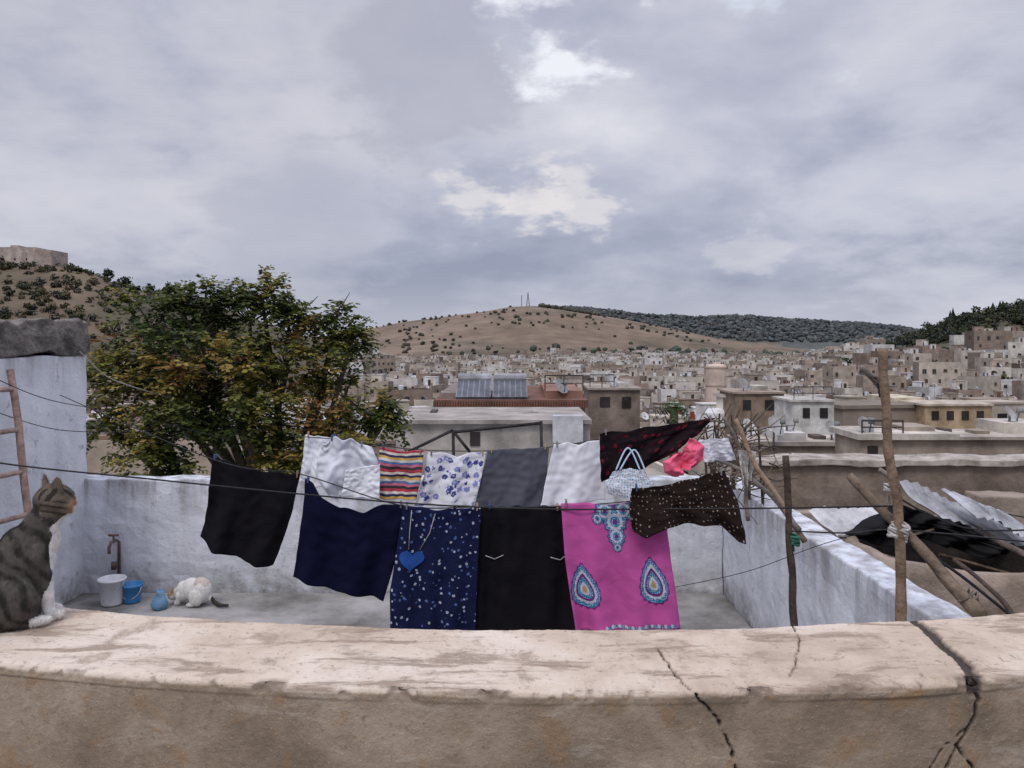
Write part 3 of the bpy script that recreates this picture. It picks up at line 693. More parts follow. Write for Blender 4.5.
line('cable',[W(893,494,3.33),W(930,515,3.4),W(980,530,3.5),W(1070,528,3.6)],0.004)
line('cable',[W(905,540,3.3),W(960,575,3.3),W(1040,640,3.2)],0.007)
line('cord',[W(660,590,4.2),W(745,572,4.0),W(820,545,3.7),W(896,524,3.33)],0.0018)
line('cord',[W(80,352,6.3),W(110,378,8),W(150,392,9),W(186,402,9.4)],0.005,M_rope)
line('cord',[W(-10,376,5),W(50,400,5.6),W(130,415,6.5),W(230,440,7.5)],0.003)
line('cord',[W(-10,410,5.2),W(60,430,5.8),W(140,432,6.5)],0.003)
# ================================================================= LADDER
e=empty('wooden_ladder')
A0=Vector((-3.40,5.40,-0.2)); A1=Vector((-2.93,5.02,ZF)); off=Vector((-0.08,-0.38,0.0))
dirn=(A1-A0)
for k,oo in enumerate((Vector((0,0,0)),off)):
    mb=MB(); P=[A0+oo+dirn*(i/10) for i in range(11)]; mb.tube([wob(p,2,.015) for p in P],0.024,8,(0.36,0.25,0.20)); o=mb.obj('rail_%d'%(k+1),M_wood,True,e)
for i in range(7):
    p=A0+dirn*(0.07+i*0.145); mb=MB(); mb.tube([p-off*.05,p+off*1.05],0.017,8,(0.40,0.29,0.24)); mb.obj('rung_%d'%(i+1),M_wood,True,e)
# ================================================================= BUCKETS, TAP
def plastic(name,c,rough=0.45):
    m,t,bs=newmat(name); p=geo(t); n=t.noise(p,12,5); col=t.mix(t.mapr(n,0.5,0.7,0,0.5),c,tuple(k*.6+.02 for k in c)); finish(t,bs,col,rough,spec=0.4); return m
def bucket(px,py,d,r,h,mat,nm='bucket'):
    q=W(px,py,d); e=empty(nm); mb=MB()
    mb.lathe((q.x,q.y,ZF+0.006),[(0,0.005),(r*.78,0),(r*.8,0.01),(r,h),(r*1.06,h),(r*1.06,h-0.015),(r*1.01,h-.016),(r*1.0,h+.003),(r*.95,h),(r*.76,0.015),(0,0.015)],28)
    mb.obj('body',mat,True,e)
    mb=MB(); mb.tube([(q.x+r*1.06*math.cos(a),q.y-0.02-0.04*math.sin(a),ZF+h-.01-0.09*math.sin(a)) for a in [math.pi*i/12 for i in range(13)]],0.004,6); mb.obj('handle',M_rope,True,e)
bucket(112,590,6.2,0.098,0.20,plastic('white_plastic',(0.76,0.77,0.78)))
bucket(132,590,6.25,0.078,0.14,plastic('blue_plastic',(0.05,0.24,0.5)))
M_iron=mat_noise('rusty_iron',(0.10,0.06,0.045),(0.22,0.16,0.13),20,0.6)
mb=MB(); q=W(116,575,6.42)
mb.tube([(q.x,6.47,ZF+0.05),(q.x,6.47,ZF+0.42),(q.x-.01,6.44,ZF+0.44),(q.x-.01,6.36,ZF+0.44),(q.x-.01,6.33,ZF+0.41),(q.x-.01,6.33,ZF+0.36)],0.013,8); mb.tube([(q.x-.05,6.40,ZF+.49),(q.x+.03,6.40,ZF+.49)],0.01,6); mb.tube([(q.x-.01,6.40,ZF+.44),(q.x-.01,6.40,ZF+.49)],0.008,6)
mb.box(q.x-.05,q.x-.02,6.44,6.47,ZF+.2,ZF+.26); mb.obj('water_tap',M_iron,True)
mb=MB(); q=W(160,590,6.1)
prf=[(.0,.0),(.05,.0),(.06,.03),(.045,.08),(.025,.11),(.03,.135),(.0,.125)]
mb.lathe((q.x,q.y,ZF+.006),prf,20)
mb.v=[tuple(wob(v,18,.018)) for v in mb.v]; mb.v=[(a,b,max(c_,ZF+.004)) for a,b,c_ in mb.v]
mb.obj('plastic_bag',plastic('bag_blue',(0.14,0.28,0.42),.35),True)
# ================================================================= LAUNDRY
def fabric(name,colf,rough=0.95,bsc=9,bstr=0.5,**k):
    m,t,bs=newmat(name); uv=tcuv(t); col=colf(t,uv)
    n=t.noise(uv,bsc,5,0.55,0.5); w=t.noise(uv,400,2)
    h=t.math('ADD',n,t.math('MULTIPLY',w,0.03)); finish(t,bs,col,rough,h,bstr,0.03,0.1)
    return m
def solid(c,v=0.25):
    return lambda t,uv: t.mix(t.mapr(t.noise(uv,6,5),0.35,0.7,0,1),c,tuple(k*(1-v) for k in c))
def res(pts,n):
    L=[0]
    for a,b in zip(pts,pts[1:]): L.append(L[-1]+math.hypot(b[0]-a[0],b[1]-a[1]))
    out=[]
    for i in range(n+1):
        s=L[-1]*i/n; k=0
        while k<len(L)-2 and L[k+1]<s: k+=1
        t_=(s-L[k])/max(1e-6,L[k+1]-L[k]); out.append((lerp(pts[k][0],pts[k+1][0],t_),lerp(pts[k][1],pts[k+1][1],t_)))
    return out
def cloth(name,L,R,d,mat,nf=4,amp=0.02,top=None,bot=None,nu=48,nv=48,seed=0,parent=None,thick=0.003,dR=None):
    n=200; Lr=res(L,n); Rr=res(R,n)
    def S(u,v,off=0.0):
        v=max(0,min(1,v)); u=max(0,min(1,u))
        i=v*n; k=min(n-1,int(i)); f=i-k
        l=(lerp(Lr[k][0],Lr[k+1][0],f),lerp(Lr[k][1],Lr[k+1][1],f)); r=(lerp(Rr[k][0],Rr[k+1][0],f),lerp(Rr[k][1],Rr[k+1][1],f))
        px=lerp(l[0],r[0],u); py=lerp(l[1],r[1],u)
        if top: py+=interp(top,u)*(1-v)**1.5
        if bot: py+=interp(bot,u)*v**1.5
        dd=d if dR is None else lerp(d,dR,u)
        p=W(px,py,dd)
        g=0.25+0.75*v
        w=math.sin(2*math.pi*nf*(u+0.12*noise.noise(Vector((u*2+seed,v*1.5,seed))))+seed)*amp*g
        w+=noise.noise(Vector((u*5+seed*3,v*2.2,1)))*amp*1.3*g+noise.noise(Vector((u*9+seed*3,v*9,4)))*amp*.35
        p.y+=w-off; p.x+=0.3*amp*noise.noise(Vector((u*4,v*4,seed+9)))*v; p.z+=0.4*amp*noise.noise(Vector((u*6+seed,v*3,seed+2)))
        return p
    vs=[S(i/nu,j/nv) for j in range(nv+1) for i in range(nu+1)]
    wd=(S(1,.5)-S(0,.5)).length; ht=(S(.5,1)-S(.5,0)).length
    mb=MB(); mb.add(vs,[(j*(nu+1)+i,(j+1)*(nu+1)+i,(j+1)*(nu+1)+i+1,j*(nu+1)+i+1) for j in range(nv) for i in range(nu)])
    o=mb.obj(name,mat,True,parent); uvl=o.data.uv_layers.new(name='UVMap'); buf=[]
    for lp in o.data.loops:
        i=lp.vertex_index%(nu+1); j=lp.vertex_index//(nu+1); buf.extend((i/nu*wd,j/nv*ht))
    uvl.data.foreach_set('uv',buf)
    sm=o.modifiers.new('s','SOLIDIFY'); sm.thickness=thick; sm.offset=0
    return o,S,wd,ht
M_black=fabric('black_fabric',solid((0.010,0.009,0.012)))
M_navy=fabric('navy_fabric',solid((0.006,0.007,0.028)),bstr=.35)
M_whitef=fabric('white_fabric',solid((0.78,0.79,0.84),0.02),bstr=.13,bsc=8)
M_greyf=fabric('grey_fabric',solid((0.10,0.105,0.13),0.1),bstr=.2)
M_lgrey=fabric('pale_grey_fabric',solid((0.64,0.65,0.71),0.03),bstr=.25,bsc=10)
def dots(base,c2,c3,scale,r,rnd=1.0,irr=.28):
    def f(t,uv):
        v=t.n('ShaderNodeTexVoronoi',None,Vector=uv,Scale=scale,Randomness=rnd)
        nz=t.noise(uv,scale*3,2); dd=t.math('ADD',v.outputs['Distance'],t.math('MULTIPLY',t.math('SUBTRACT',nz,0.5),irr if rnd>0.5 else 0.0))
        m_=t.mapr(dd,r*0.85,r,1,0); sc=t.n('ShaderNodeSeparateColor',None,Color=v.outputs['Color'])
        cc=t.mix(t.mapr(sc.outputs[0],0.5,0.55,0,1),c2,c3)
        col=t.mix(m_,base,cc)
        ctr=t.mapr(dd,r*.25,r*.35,1,0); return t.mix(t.math('MULTIPLY',ctr,0.6),col,base)
    return f
M_flor=fabric('navy_floral',dots((0.010,0.014,0.050),(0.42,0.47,0.58),(0.09,0.15,0.38),36,0.26,1.0,.45))
M_wflor=fabric('white_blue_floral',dots((0.74,0.75,0.80),(0.05,0.06,0.26),(0.22,0.24,0.50),24,0.46,1.0,.7),bstr=.2)
M_dot=fabric('brown_polka_dot',dots((0.022,0.014,0.012),(0.36,0.30,0.25),(0.36,0.30,0.25),48,0.18,0.3))
M_red=fabric('black_red_floral',dots((0.012,0.008,0.010),(0.14,0.010,0.022),(0.03,0.008,0.014),26,0.36,1.0,.7))
M_pinkf=fabric('pink_fabric',solid((0.56,0.105,0.36),0.15),bstr=0.35)
M_hot=fabric('coral_pink_fabric',solid((0.80,0.14,0.24),0.15),bstr=.25)
def stripef(t,uv):
    sp=t.n('ShaderNodeSeparateXYZ',None,Vector=uv); w=t.math('FRACT',t.math('MULTIPLY',t.math('ADD',sp.outputs[1],t.math('MULTIPLY',t.noise(uv,5,2),0.004)),8.5))
    return t.ramp(w,[(0,(0.45,0.06,0.08)),(.14,(0.65,0.60,0.52)),(.26,(0.04,0.04,0.10)),(.38,(0.60,0.38,0.10)),(.5,(0.6,0.57,0.52)),(.62,(0.10,0.17,0.35)),(.74,(0.55,0.15,0.22)),(.86,(0.05,0.045,0.05))],'CONSTANT')
M_str=fabric('striped_fabric',stripef)
M_net=fabric('white_teal_knit',dots((0.68,0.72,0.76),(0.16,0.36,0.48),(0.3,0.45,0.58),60,0.36,0.3))
pegc=[plastic('peg_wood',(0.4,0.28,0.16),0.7),plastic('peg_wood_dark',(0.2,0.14,0.09),0.7),plastic('peg_grey',(0.2,0.2,0.2)),plastic('peg_blue',(0.04,0.08,0.2))]
def peg(p):
    mb=MB(); x,y,z=p
    for sg in (-1,1):
        vs=[]
        for zz,oy in ((z+.016,.004),(z-.004,.007),(z-.020,.0055)):
            for dx in (-.004,.004):
                for th in (0,.006): vs.append((x+dx,y+sg*(oy+th),zz))
        mb.add(vs,[(0,1,3,2),(8,10,11,9),(0,2,6,4),(4,6,10,8),(1,5,7,3),(5,9,11,7),(0,4,5,1),(4,8,9,5),(2,3,7,6),(6,7,11,10)])
    mb.tube([(x-.006,y,z+.0),(x+.006,y,z+.0)],.005,6)
    mb.obj('clothes_peg',random.choice(pegc))
def pegs(S,us):
    for u in us: 
        p=S(u,0.0); peg((p.x,p.y,p.z+.004))
o,S,_,_=cloth('black_cloth',[(212,457),(207,500),(199,537)],[(300,475),(290,518),(272,566)],4.3,M_black,2,0.03,seed=1,top=[(0,0),(.5,4),(1,0)],bot=[(0,0),(.2,8),(.5,5),(.8,6),(1,0)]); pegs(S,[.03,.97])
o,S,_,_=cloth('navy_vest',[(305,478),(303,510),(292,578)],[(404,504),(396,560),(384,600)],4.12,M_navy,2.5,0.025,seed=2,top=[(0,0),(.08,2),(.16,14),(.35,21),(.6,18),(.8,6),(.9,2),(1,0)],bot=[(0,0),(.5,3),(1,0)]); pegs(S,[.03,.97])
o,S,wd,ht=cloth('floral_dress',[(403,505),(399,535),(390,590),(391,662)],[(481,507),(478,560),(474,662)],4.02,M_flor,3,0.02,seed=3,top=[(0,0),(.2,2),(.5,4),(1,0)]); pegs(S,[.05,.95])
M_heart=fabric('blue_heart_fabric',solid((0.025,0.085,0.33),0.2))
def motif(name,S,cu,cv,wu,hv,shape,mat,off,par,wd,ht,n=28,nr=5):
    vs=[S(cu,cv,off)]
    for r in range(1,nr+1):
        for i in range(n):
            a=2*math.pi*i/n; x,y=shape(a); vs.append(S(cu+x*wu/wd*r/nr,cv+y*hv/ht*r/nr,off))
    fs=[(0,1+i,1+(i+1)%n) for i in range(n)]
    for r in range(nr-1):
        for i in range(n): a=1+r*n; fs.append((a+i,a+n+i,a+n+(i+1)%n,a+(i+1)%n))
    mb=MB(); mb.add(vs,fs); ob=mb.obj(name,mat,True); uvl=ob.data.uv_layers.new(name='UVMap')
    buf=[]
    for lp in ob.data.loops:
        c=ob.data.vertices[lp.vertex_index].co; buf.extend((c.x,c.z))
    uvl.data.foreach_set('uv',buf); ob.parent=par; return ob
heart=lambda a:(math.sin(a)**3, -(13*math.cos(a)-5*math.cos(2*a)-2*math.cos(3*a)-math.cos(4*a))/16)
motif('heart_pocket',S,0.20,0.34,0.066,0.060,heart,M_heart,0.008,o,wd,ht)
mb=MB(); mb.tube([S(0.12,0.02,.008),S(.13,.15,.008),S(.15,.27,.01)],.002,5); mb.tube([S(0.42,0.02,.008),S(.38,.15,.008),S(.28,.27,.01)],.002,5); mb.obj('strap',M_rope,True,o)
o,S,wd,ht=cloth('black_skirt',[(481,507),(477,570),(472,662)],[(566,506),(571,560),(580,662)],4.08,M_black,3,0.03,seed=4); pegs(S,[.1,.9])
mb=MB(); mb.tube([S(.08,.31,.006),S(.18,.34,.006),S(.27,.30,.006)],.0025,5); mb.tube([S(.78,.32,.006),S(.88,.345,.006),S(.96,.31,.006)],.0025,5); mb.obj('pocket_trim',M_rope,True,o)
o,S,wd,ht=cloth('pink_tunic',[(561,503),(565,560),(576,633)],[(663,496),(671,560),(681,630)],3.98,M_pinkf,3.2,0.018,seed=5,top=[(0,0),(.25,2),(.5,5),(.8,2),(1,0)]); pegs(S,[.05,.95])
M_teal=fabric('teal_print',dots((0.03,0.20,0.36),(0.6,0.7,0.75),(0.4,0.6,0.7),120,0.3,0.3)); M_wp=fabric('white_print',dots((0.60,0.60,0.70),(0.05,0.2,0.4),(0.4,0.1,0.3),140,0.3,0.3)); M_dp=fabric('purple_print',solid((0.20,0.03,0.22))); M_yp=fabric('gold_print',solid((0.5,0.3,0.12)))
def tear(a):
    x=math.sin(a)*(math.sin(a/2)**1.0); return (x*1.25,-math.cos(a))
circ=lambda a:(math.cos(a),math.sin(a))
def scal(f,n,am):
    return lambda a:(f(a)[0]*(1+am*math.cos(n*a)),f(a)[1]*(1+am*math.cos(n*a)))
for cu,cv in ((0.15,0.64),(0.80,0.62)):
    for k,(sc,mm) in enumerate(((1.0,M_dp),(0.93,M_teal),(0.74,M_wp),(0.60,M_dp),(0.48,M_teal),(0.30,M_wp),(.16,M_yp))):
        motif('paisley_print',S,cu,cv+0.03*(1-sc),0.076*sc,0.115*sc,scal(tear,18,.05) if k in(0,2) else tear,mm,0.004+0.0012*k,o,wd,ht,54)
for cu,cv,r in ((0.42,0.05,0.05),(0.60,0.05,0.05),(0.51,0.14,0.06),(0.51,0.255,0.045),(0.34,0.11,0.028),(0.69,0.11,0.028),(.51,.34,.022)):
    for k,(sc,mm) in enumerate(((1.0,M_dp),(0.9,M_teal),(0.66,M_wp),(0.42,M_teal),(0.2,M_dp))):
        motif('neckline_print',S,cu,cv,r*sc,r*sc*1.1,scal(circ,12,.09) if k<3 else circ,mm,0.004+0.0012*k,o,wd,ht,36,3)
for k in range(22):
    motif('hem_print',S,0.30+k*0.031,0.965+.006*(k%2),0.008,0.010,circ,M_teal if k%2 else M_wp,0.004,o,wd,ht,10,1)
o,S,_,_=cloth('polka_dot_trousers',[(632,488),(629,512),(634,532)],[(724,470),(737,500),(745,543)],3.9,M_dot,3,0.03,seed=6,top=[(0,0),(.3,4),(.7,2),(1,0)],bot=[(0,0),(.12,4),(.3,-8),(.55,-14),(.8,-14),(.87,-6),(.93,-1),(1,0)],nu=70); pegs(S,[.05,.96])
o,S,_,_=cloth('white_shirt',[(305,435),(303,455),(299,478)],[(338,438),(340,460),(336,485)],5.0,M_whitef,1.2,0.03,seed=7,bot=[(0,0),(.5,5),(1,0)]); pegs(S,[.1,.9])
o,S,_,_=cloth('crumpled_white_sheet',[(322,440),(316,462),(314,478),(322,490)],[(372,443),(380,462),(378,480),(366,499)],4.9,M_lgrey,1.6,0.06,seed=8,top=[(0,4),(.3,-4),(.7,0),(1,4)],bot=[(0,0),(.4,6),(.7,-3),(1,0)]); pegs(S,[.2,.8])
o,S,_,_=cloth('white_towel',[(346,470),(342,497)],[(380,464),(380,498)],4.8,M_whitef,1,0.02,seed=18)
o,S,_,_=cloth('striped_shirt',[(380,447),(377,470),(375,499)],[(424,450),(422,475),(416,500)],4.86,M_str,1.5,0.02,seed=9,top=[(0,0),(.5,3),(1,0)]); pegs(S,[.08,.92])
o,S,_,_=cloth('floral_blouse',[(428,452),(424,475),(415,505)],[(486,452),(482,475),(474,506)],4.9,M_wflor,2,0.02,seed=10,top=[(0,0),(.3,1),(.5,5),(.7,1),(1,0)]); pegs(S,[.06,.94])
o,S,_,_=cloth('grey_trousers',[(488,450),(482,475),(474,508)],[(549,447),(547,475),(540,508)],4.92,M_greyf,1.5,0.02,seed=11); pegs(S,[.06,.94])
o,S,_,_=cloth('white_tshirt',[(554,444),(548,470),(540,508)],[(603,440),(604,470),(606,500)],4.88,M_whitef,1.5,0.02,seed=12,top=[(0,0),(.3,0),(.5,3),(.7,0),(1,0)]); pegs(S,[.06,.94])
o,S,_,_=cloth('floral_scarf',[(600,434),(600,460),(602,483)],[(716,418),(696,436),(672,453)],4.7,M_red,3,0.03,seed=13,bot=[(0,0),(.3,-4),(.6,4),(1,0)]); pegs(S,[.05,.95])
o,S,_,_=cloth('knitted_bag',[(613,470),(606,484),(609,497)],[(646,470),(653,484),(650,497)],4.55,M_net,1,0.012,seed=14,top=[(0,2),(.5,-2),(1,2)],bot=[(0,-3),(.5,3),(1,-3)])
mb=MB(); 
for a,b,c in (((616,470),(628,448),(640,470)),((620,470),(634,450),(645,470))): mb.tube(bez([W(*a,4.54),W(*b,4.6),W(*c,4.54)],10),.005,6)
mb.obj('strap',M_net,True,o)
o,S,_,_=cloth('pink_top',[(676,454),(663,463),(665,473),(680,478)],[(690,438),(705,446),(704,460),(690,470)],4.5,M_hot,2,0.04,seed=15,top=[(0,0),(.5,5),(1,0)],bot=[(0,0),(.4,-6),(1,0)])
o,S,_,_=cloth('pale_cloth',[(698,440),(704,462)],[(728,438),(736,460)],5.05,M_lgrey,1.5,0.02,seed=16)
o,S,_,_=cloth('rag',[(738,450),(742,488)],[(756,452),(750,480)],4.9,M_rag,2,0.03,seed=17)
M_tarp=fabric('black_tarp',solid((0.012,0.012,0.013)),0.6)
o,S,_,_=cloth('black_tarp',[(896,504),(870,520),(842,533)],[(1000,534),(1015,545),(1010,556)],5.2,M_tarp,4,0.06,seed=40,bot=[(0,0),(.2,8),(.5,-4),(.8,5),(1,0)])
# ================================================================= TREE
random.seed(5)
def tree():
    e=empty('broadleaf_tree'); mb=MB()
    base=Vector((-3.05,10.2,-12.5)); bark=(0.10,0.08,0.06)
    lobes=[(150,325,30,30,10),(200,340,50,42,9.8),(128,375,34,38,9.9),(108,425,22,36,9.6),(180,405,50,45,9.5),(250,322,40,30,10.2),(262,298,22,15,10.2),(300,318,20,16,10.3),(285,365,44,38,10),(250,425,50,42,9.6),(330,350,26,24,10.4),(345,398,32,30,10.2),(378,412,20,16,10.2),(320,435,46,28,9.8),(205,300,24,12,10),(338,312,12,7,10.3),(130,308,14,9,10),(395,405,9,7,10.2),(160,455,42,28,9.4),(225,382,44,34,9.3),(352,340,10,8,10.3),(176,296,12,9,10),(290,462,40,18,9.6)]
    fork=Vector((-3.0,10.1,-2.6))
    mb.tube(bez([base,base.lerp(fork,.5)+Vector((.1,0,0)),fork],8),[0.2-0.004*i for i in range(17)],10,bark)
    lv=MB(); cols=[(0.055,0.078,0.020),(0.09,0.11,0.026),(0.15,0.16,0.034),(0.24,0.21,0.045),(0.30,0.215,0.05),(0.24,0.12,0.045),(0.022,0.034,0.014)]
    for (px,py,rx,ry,d) in lobes:
        c=W(px,py,d); mid=fork.lerp(c,.5)+Vector((random.uniform(-.2,.2),random.uniform(-.2,.2),-.1))
        P=bez([fork,mid,c],6); mb.tube(P,[lerp(.07,.02,i/(len(P)-1)) for i in range(len(P))],7,bark)
        RX=rx/F*d; RZ=ry/F*d; RY=RX*0.85
        nt=int(16+rx*ry*0.034)
        for k in range(nt):
            v=Vector((random.gauss(0,1),random.gauss(0,1),random.gauss(0,1))).normalized()*random.uniform(0.45,1.15)
            tip=c+Vector((v.x*RX,v.y*RY,v.z*RZ)); 
            if noise.noise(tip*1.9)<-0.16: continue
            root=c.lerp(tip,.45); 
            if k%3==0: mb.tube([c.lerp(tip,.1),root+Vector((0,0,.04)),tip],[.012,.008,.004],4,bark)
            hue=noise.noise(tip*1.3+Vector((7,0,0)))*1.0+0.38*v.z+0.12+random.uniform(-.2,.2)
            for s in range(random.randint(3,5)):
                dr=(v*0.8+Vector((random.gauss(0,.7),random.gauss(0,.7),random.gauss(0,.5)))).normalized(); Lf=random.uniform(.18,.38); nl=random.randint(5,8)
                side=dr.cross(Vector((0,0,1)))
                if side.length<.1: side=Vector((1,0,0))
                side.normalize(); hs=hue+random.uniform(-.2,.2)
                for j in range(nl):
                    t_=(j+1)/nl; p=tip+dr*Lf*t_-Vector((0,0,.25*Lf*t_*t_))
                    for sg in (-1,1):
                        l=random.uniform(.065,.105)*(1.1-.4*t_); ww=l*.3
                        dd=(side*sg+dr*.45+Vector((0,0,random.uniform(-.7,.05)))).normalized(); nn=dd.cross(Vector((random.gauss(0,.5),random.gauss(0,.5),1))).normalized()
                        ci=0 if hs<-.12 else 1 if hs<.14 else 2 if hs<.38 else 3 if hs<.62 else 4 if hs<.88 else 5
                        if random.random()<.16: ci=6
                        cc=cols[ci]; jj=random.uniform(.7,1.3)
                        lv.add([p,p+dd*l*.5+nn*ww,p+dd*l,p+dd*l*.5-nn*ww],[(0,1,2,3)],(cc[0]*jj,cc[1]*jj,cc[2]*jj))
    for a,b in (((288,320),(286,284)),((330,318),(350,292)),((262,300),(268,276)),((180,310),(170,282)),((300,310),(318,296)),((375,410),(404,398)),((240,300),(236,282))):
        p,q=W(*a,10.2),W(*b,10.2); mb.tube([p,p.lerp(q,.5)+Vector((.03,0,0)),q],[.012,.008,.004],4,bark)
    mb.obj('trunk_and_limbs',M_wood,True,e)
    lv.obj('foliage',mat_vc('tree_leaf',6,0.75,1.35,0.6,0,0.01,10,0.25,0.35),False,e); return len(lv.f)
print('leaves',tree())
# ================================================================= CATS
M_fur=mat_vc('cat_fur',60,0.8,1.2,0.9,0,0.003,300,0.15)
def cat(name,parts,M,colf,vox,nfur,flen,eyes,nose,twist=0):
    def tw(p):
        p=Vector(p); a=twist*sstep((p.z-.235)/.05)
        if a: 
            dx,dy=p.x-.006,p.y; p=Vector((.006+dx*math.cos(a)-dy*math.sin(a),dx*math.sin(a)+dy*math.cos(a),p.z))
        return M@p
    bm=bmesh.new()
    def ell(c,r):
        b=bmesh.ops.create_uvsphere(bm,u_segments=16,v_segments=12,radius=1)
        for v in b['verts']: v.co=Vector(c)+Vector((v.co.x*r[0],v.co.y*r[1],v.co.z*r[2]))
    for kind_,*a in parts:
        if kind_=='e': ell(a[0],a[1])
        elif kind_=='c':
            pts=a[0]
            for (p,r),(q,s) in zip(pts,pts[1:]):
                L=(Vector(q)-Vector(p)).length; n=max(2,int(L/(min(r,s)*.5)))
                for i in range(n+1):
                    tt=i/n; rr=lerp(r,s,tt); ell(Vector(p).lerp(Vector(q),tt),(rr,rr,rr))
        elif kind_=='k':
            b,tp,wd_,th=a; b=Vector(b);tp=Vector(tp); ax=(tp-b)
            s1=Vector((0.6,1,0)).normalized() if b.y>0 else Vector((-.6,1,0)).normalized(); s2=ax.cross(s1).normalized()
            ring=lambda f,g:[bm.verts.new(b.lerp(tp,f)+s1*wd_*g*math.cos(q)+s2*th*g*math.sin(q)) for q in [2*math.pi*i/10 for i in range(10)]]
            r0=ring(0,1);r1=ring(.5,.74);r2=ring(.85,.38); tv=bm.verts.new(tp)
            for i in range(10):
                j=(i+1)%10; bm.faces.new((r0[i],r0[j],r1[j],r1[i])); bm.faces.new((r1[i],r1[j],r2[j],r2[i])); bm.faces.new((r2[i],r2[j],tv))
            bm.faces.new(r0[::-1])
    me=bpy.data.meshes.new('tmp'); bm.to_mesh(me); bm.free(); ob=bpy.data.objects.new('tmp',me); scene.collection.objects.link(ob)
    r=ob.modifiers.new('r','REMESH'); r.mode='VOXEL'; r.voxel_size=vox; r.use_smooth_shade=True
    s=ob.modifiers.new('s','SMOOTH'); s.iterations=4; s.factor=.5
    dg=bpy.context.evaluated_depsgraph_get(); me2=bpy.data.meshes.new_from_object(ob.evaluated_get(dg)); bpy.data.objects.remove(ob)
    mb=MB(); V=[v.co.copy() for v in me2.vertices]; Nn=[v.normal.copy() for v in me2.vertices]
    for p in me2.polygons:
        c=p.center.copy(); mb.f.append(list(p.vertices)); mb.c.append(colf(c)); mb.m.append(0)
    mb.v=[tuple(tw(v)) for v in V]
    e=empty(name); mb.obj('body',M_fur,True,e)
    fb=MB(); hz=eyes[0][2]-.03; hx=eyes[0][0]-.07
    for k in range(nfur):
        i=random.randrange(len(V)); n_=Nn[i]; p=V[i]+Vector((random.uniform(-1,1),random.uniform(-1,1),random.uniform(-1,1)))*vox*.5
        fl=Vector((-.35,0,-1)) 
        hd=p.z>hz and p.x>hx
        if hd: fl=Vector((-1,0,-.1))
        dn=(fl-n_*n_.dot(fl))
        dr=(n_*.22+dn*.9+Vector((random.gauss(0,.1),random.gauss(0,.1),random.gauss(0,.1)))).normalized()
        sd=dr.cross(n_+Vector((.01,.02,.03))).normalized()*flen*.05; c=colf(p); j=random.uniform(.7,1.3); c=tuple(min(.85,k_*j) for k_ in c)
        ll=flen*random.uniform(.6,1.2)
        if hd: ll*=.45
        fb.add([tw(p-sd),tw(p+sd),tw(p+dr*ll+sd*.3)],[(0,1,2)],c)
    fb.obj('fur',M_fur,False,e)
    def orb(nm,cs,r,mat):
        ey=MB(); bm=bmesh.new()
        for c in cs: bmesh.ops.create_uvsphere(bm,u_segments=14,v_segments=10,radius=r,matrix=Matrix.Translation(c))
        ey.add([tw(v.co) for v in bm.verts],[[v.index for v in f.verts] for f in bm.faces]); bm.free(); ey.obj(nm,mat,True,e)
    orb('eyes',eyes,.0085,plastic(name+'_eye',(0.30,0.28,0.06),0.1))
    orb('pupils',[(c[0]+.0035,c[1]+(.0045 if c[1]>0 else -.0045),c[2]) for c in eyes],.0048,plastic(name+'_pupil',(0.01,0.01,0.01),0.1))
    orb('nose',[nose],.0045,plastic(name+'_nose',(0.35,0.14,0.13),0.5))
    wb=MB()
    for sg in (-1,1):
        for k in range(5):
            p=Vector((nose[0]-.012,sg*.013,nose[2]-.008)); q=p+Vector((.012-.008*k,sg*.05,.012-.007*k)); wb.add([tw(p),tw(p+Vector((0,0,.0006))),tw(q)],[(0,1,2)],(.8,.8,.8))
    wb.obj('whiskers',M_fur,False,e)
    return e
parts=[('e',(-.118,0,.082),(.088,.074,.080)),('e',(-.092,0,.135),(.072,.066,.078)),('e',(-.062,0,.18),(.056,.055,.064)),('e',(-.028,0,.165),(.042,.046,.068)),('e',(-.012,0,.20),(.036,.04,.045)),
 ('c',[((-.035,0,.215),.046),((-.014,0,.25),.042),((.002,0,.28),.038)]),
 ('e',(.008,0,.299),(.048,.051,.043)),('e',(.024,.028,.285),(.027,.026,.026)),('e',(.024,-.028,.285),(.027,.026,.026)),('e',(.041,0,.282),(.021,.021,.016)),('e',(.047,.008,.281),(.012,.012,.010)),('e',(.047,-.008,.281),(.012,.012,.010)),('e',(.042,0,.292),(.017,.010,.010)),('e',(.044,0,.272),(.012,.012,.009)),
 ('k',(.002,.029,.324),(.000,.041,.368),.023,.009),('k',(.002,-.029,.324),(.000,-.041,.368),.023,.009),
 ('c',[((-.035,.032,.17),.034),((-.016,.03,.10),.022),((-.008,.028,.04),.016),((-.004,.028,.016),.015)]),('c',[((-.035,-.032,.17),.034),((-.016,-.03,.10),.022),((-.008,-.028,.04),.016),((-.004,-.028,.016),.015)]),
 ('e',(.010,.028,.012),(.022,.016,.012)),('e',(.010,-.028,.012),(.022,.016,.012)),
 ('e',(-.088,.056,.065),(.066,.034,.064)),('e',(-.088,-.056,.065),(.066,.034,.064)),('e',(-.035,.06,.013),(.04,.017,.013)),('e',(-.035,-.06,.013),(.04,.017,.013)),
 ('c',[((-.185,0,.04),.024),((-.215,-.05,.022),.02),((-.215,-.12,.02),.018),((-.19,-.19,.019),.017),((-.17,-.24,.018),.013)])]
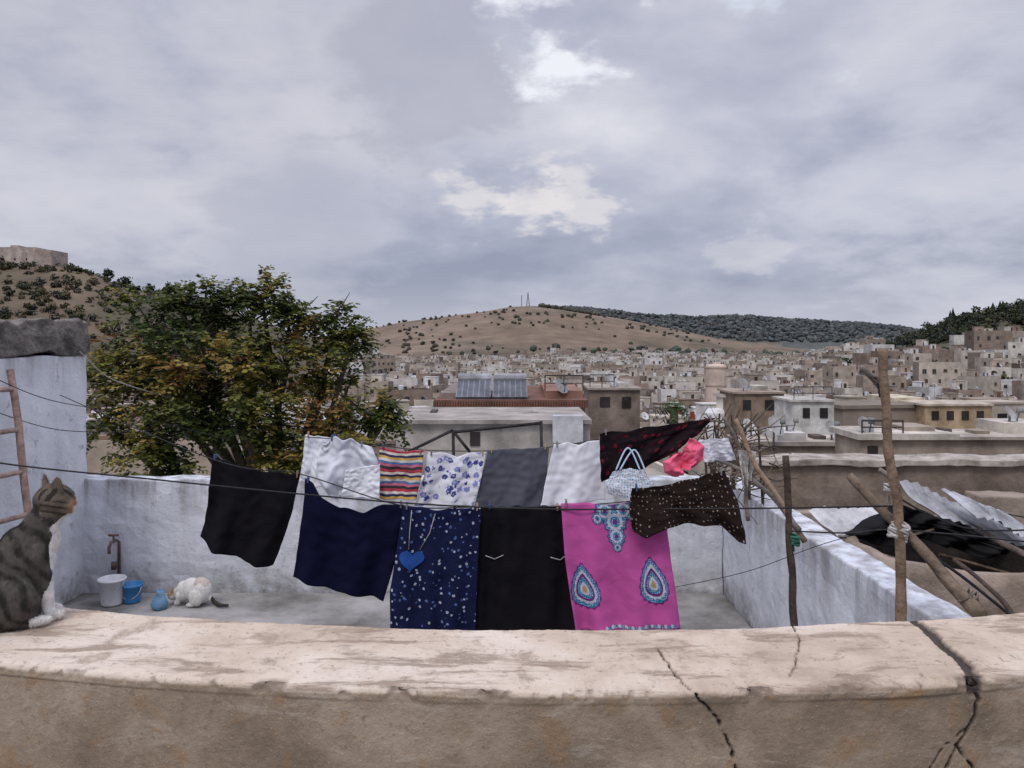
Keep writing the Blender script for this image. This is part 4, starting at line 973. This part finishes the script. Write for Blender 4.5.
def tab(p):
    wn=noise.noise(p*35)*.008; wn2=noise.noise(p*90)*.004
    x,y,z=p
    g=Vector((0.098,0.087,0.075)); wv=noise.noise(Vector((x*14,y*8,z*14)))
    st=math.sin((x*.75+z*.65)*175+5.0*wv)
    br=.5+.5*sstep(noise.noise(Vector((x*40,y*40,z*40+9)))*2+.6)
    c=g.lerp(Vector((0.022,0.020,0.018)),sstep((st+.4)*.9)*.85*br)
    if abs(y)<.014 and x<-.06: c=Vector((0.02,0.017,0.015))
    if z<.045 and x<-.17: c=Vector((0.03,0.027,0.024)).lerp(g,.8 if math.sin(y*110)>.2 else 0)
    if z>.262 and x>-.035:
        c=Vector((0.12,0.098,0.075)); s2=math.sin(y*300)
        if z>.305 and s2>.2: c=Vector((0.035,0.03,0.025))
        if z<=.305 and x<.03: c=c.lerp(Vector((0.03,.026,.022)),.8*sstep(math.sin(z*420+x*120)*1.4))
        c=c.lerp(Vector((0.25,0.155,0.09)),sstep((x+wn-.010)/.02)*sstep((.315-z)/.02))
        c=c.lerp(Vector((0.66,0.62,0.58)),sstep((x+wn2-.032)/.010)*sstep((.290+wn2-z)/.008))
    if z>.335: c=Vector((0.12,0.09,0.07))
    if .05<z<.268 and x+wn>-.002+ .55*max(0,z-.235)-.25*max(0,.12-z): c=Vector((0.74,0.72,0.70))
    if z<.07+wn and x>-.03 and abs(y)<.047: c=Vector((0.74,0.72,0.70))
    if z<.026 and x>-.05: c=Vector((0.66,0.63,0.60))
    return (c.x,c.y,c.z)
q=Vector((-1.180,2.035,ZP+.003))
Mc=Matrix.Translation(q)@Matrix.Rotation(math.radians(34),4,'Z')@Matrix.Scale(.99,4)
cat('tabby_cat',parts,Mc,tab,0.0038,40000,0.010,[(.035,.025,.302),(.035,-.025,.302)],(.058,0,.288),math.radians(18))
parts2=[('e',(-.16,0,.10),(.10,.075,.09)),('e',(-.08,0,.105),(.10,.068,.078)),('e',(0,0,.09),(.07,.06,.07)),('c',[((.03,0,.09),.045),((.06,0,.08),.036),((.085,0,.068),.034)]),
 ('e',(.105,0,.060),(.040,.044,.037)),('e',(.132,0,.045),(.02,.02,.015)),('k',(.092,.026,.085),(.085,.036,.125),.02,.009),('k',(.092,-.026,.085),(.085,-.036,.125),.02,.009),
 ('c',[((.02,.04,.07),.03),((.03,.04,.02),.017),((.05,.04,.014),.015)]),('c',[((.02,-.04,.07),.03),((.03,-.04,.02),.017),((.05,-.04,.014),.015)]),
 ('e',(-.15,.06,.065),(.065,.035,.06)),('e',(-.15,-.06,.065),(.065,.035,.06)),('e',(-.10,.065,.014),(.04,.017,.014)),('e',(-.10,-.065,.014),(.04,.017,.014)),
 ('c',[((-.245,0,.05),.02),((-.28,-.01,.02),.016),((-.33,.02,.014),.015),((-.38,.04,.014),.012),((-.43,.03,.013),.01)])]
def wcat(p):
    x,y,z=p
    if x<-.26: return (0.05,0.045,0.04)
    if x>.075 and z>.064: return (0.42,0.27,0.16)
    if x<-.12 and z>.15+.02*noise.noise(p*20): return (0.55,0.48,0.42)
    return (0.70,0.68,0.65)
q=W(184,592,6.2)
cat('white_cat',parts2,Matrix.Translation((q.x,q.y,ZF+.006))@Matrix.Rotation(math.radians(172),4,'Z')@Matrix.Diagonal((.88,.98,1.12,1)),wcat,0.005,12000,0.010,[(.128,.026,.066),(.128,-.026,.066)],(.152,0,.05))
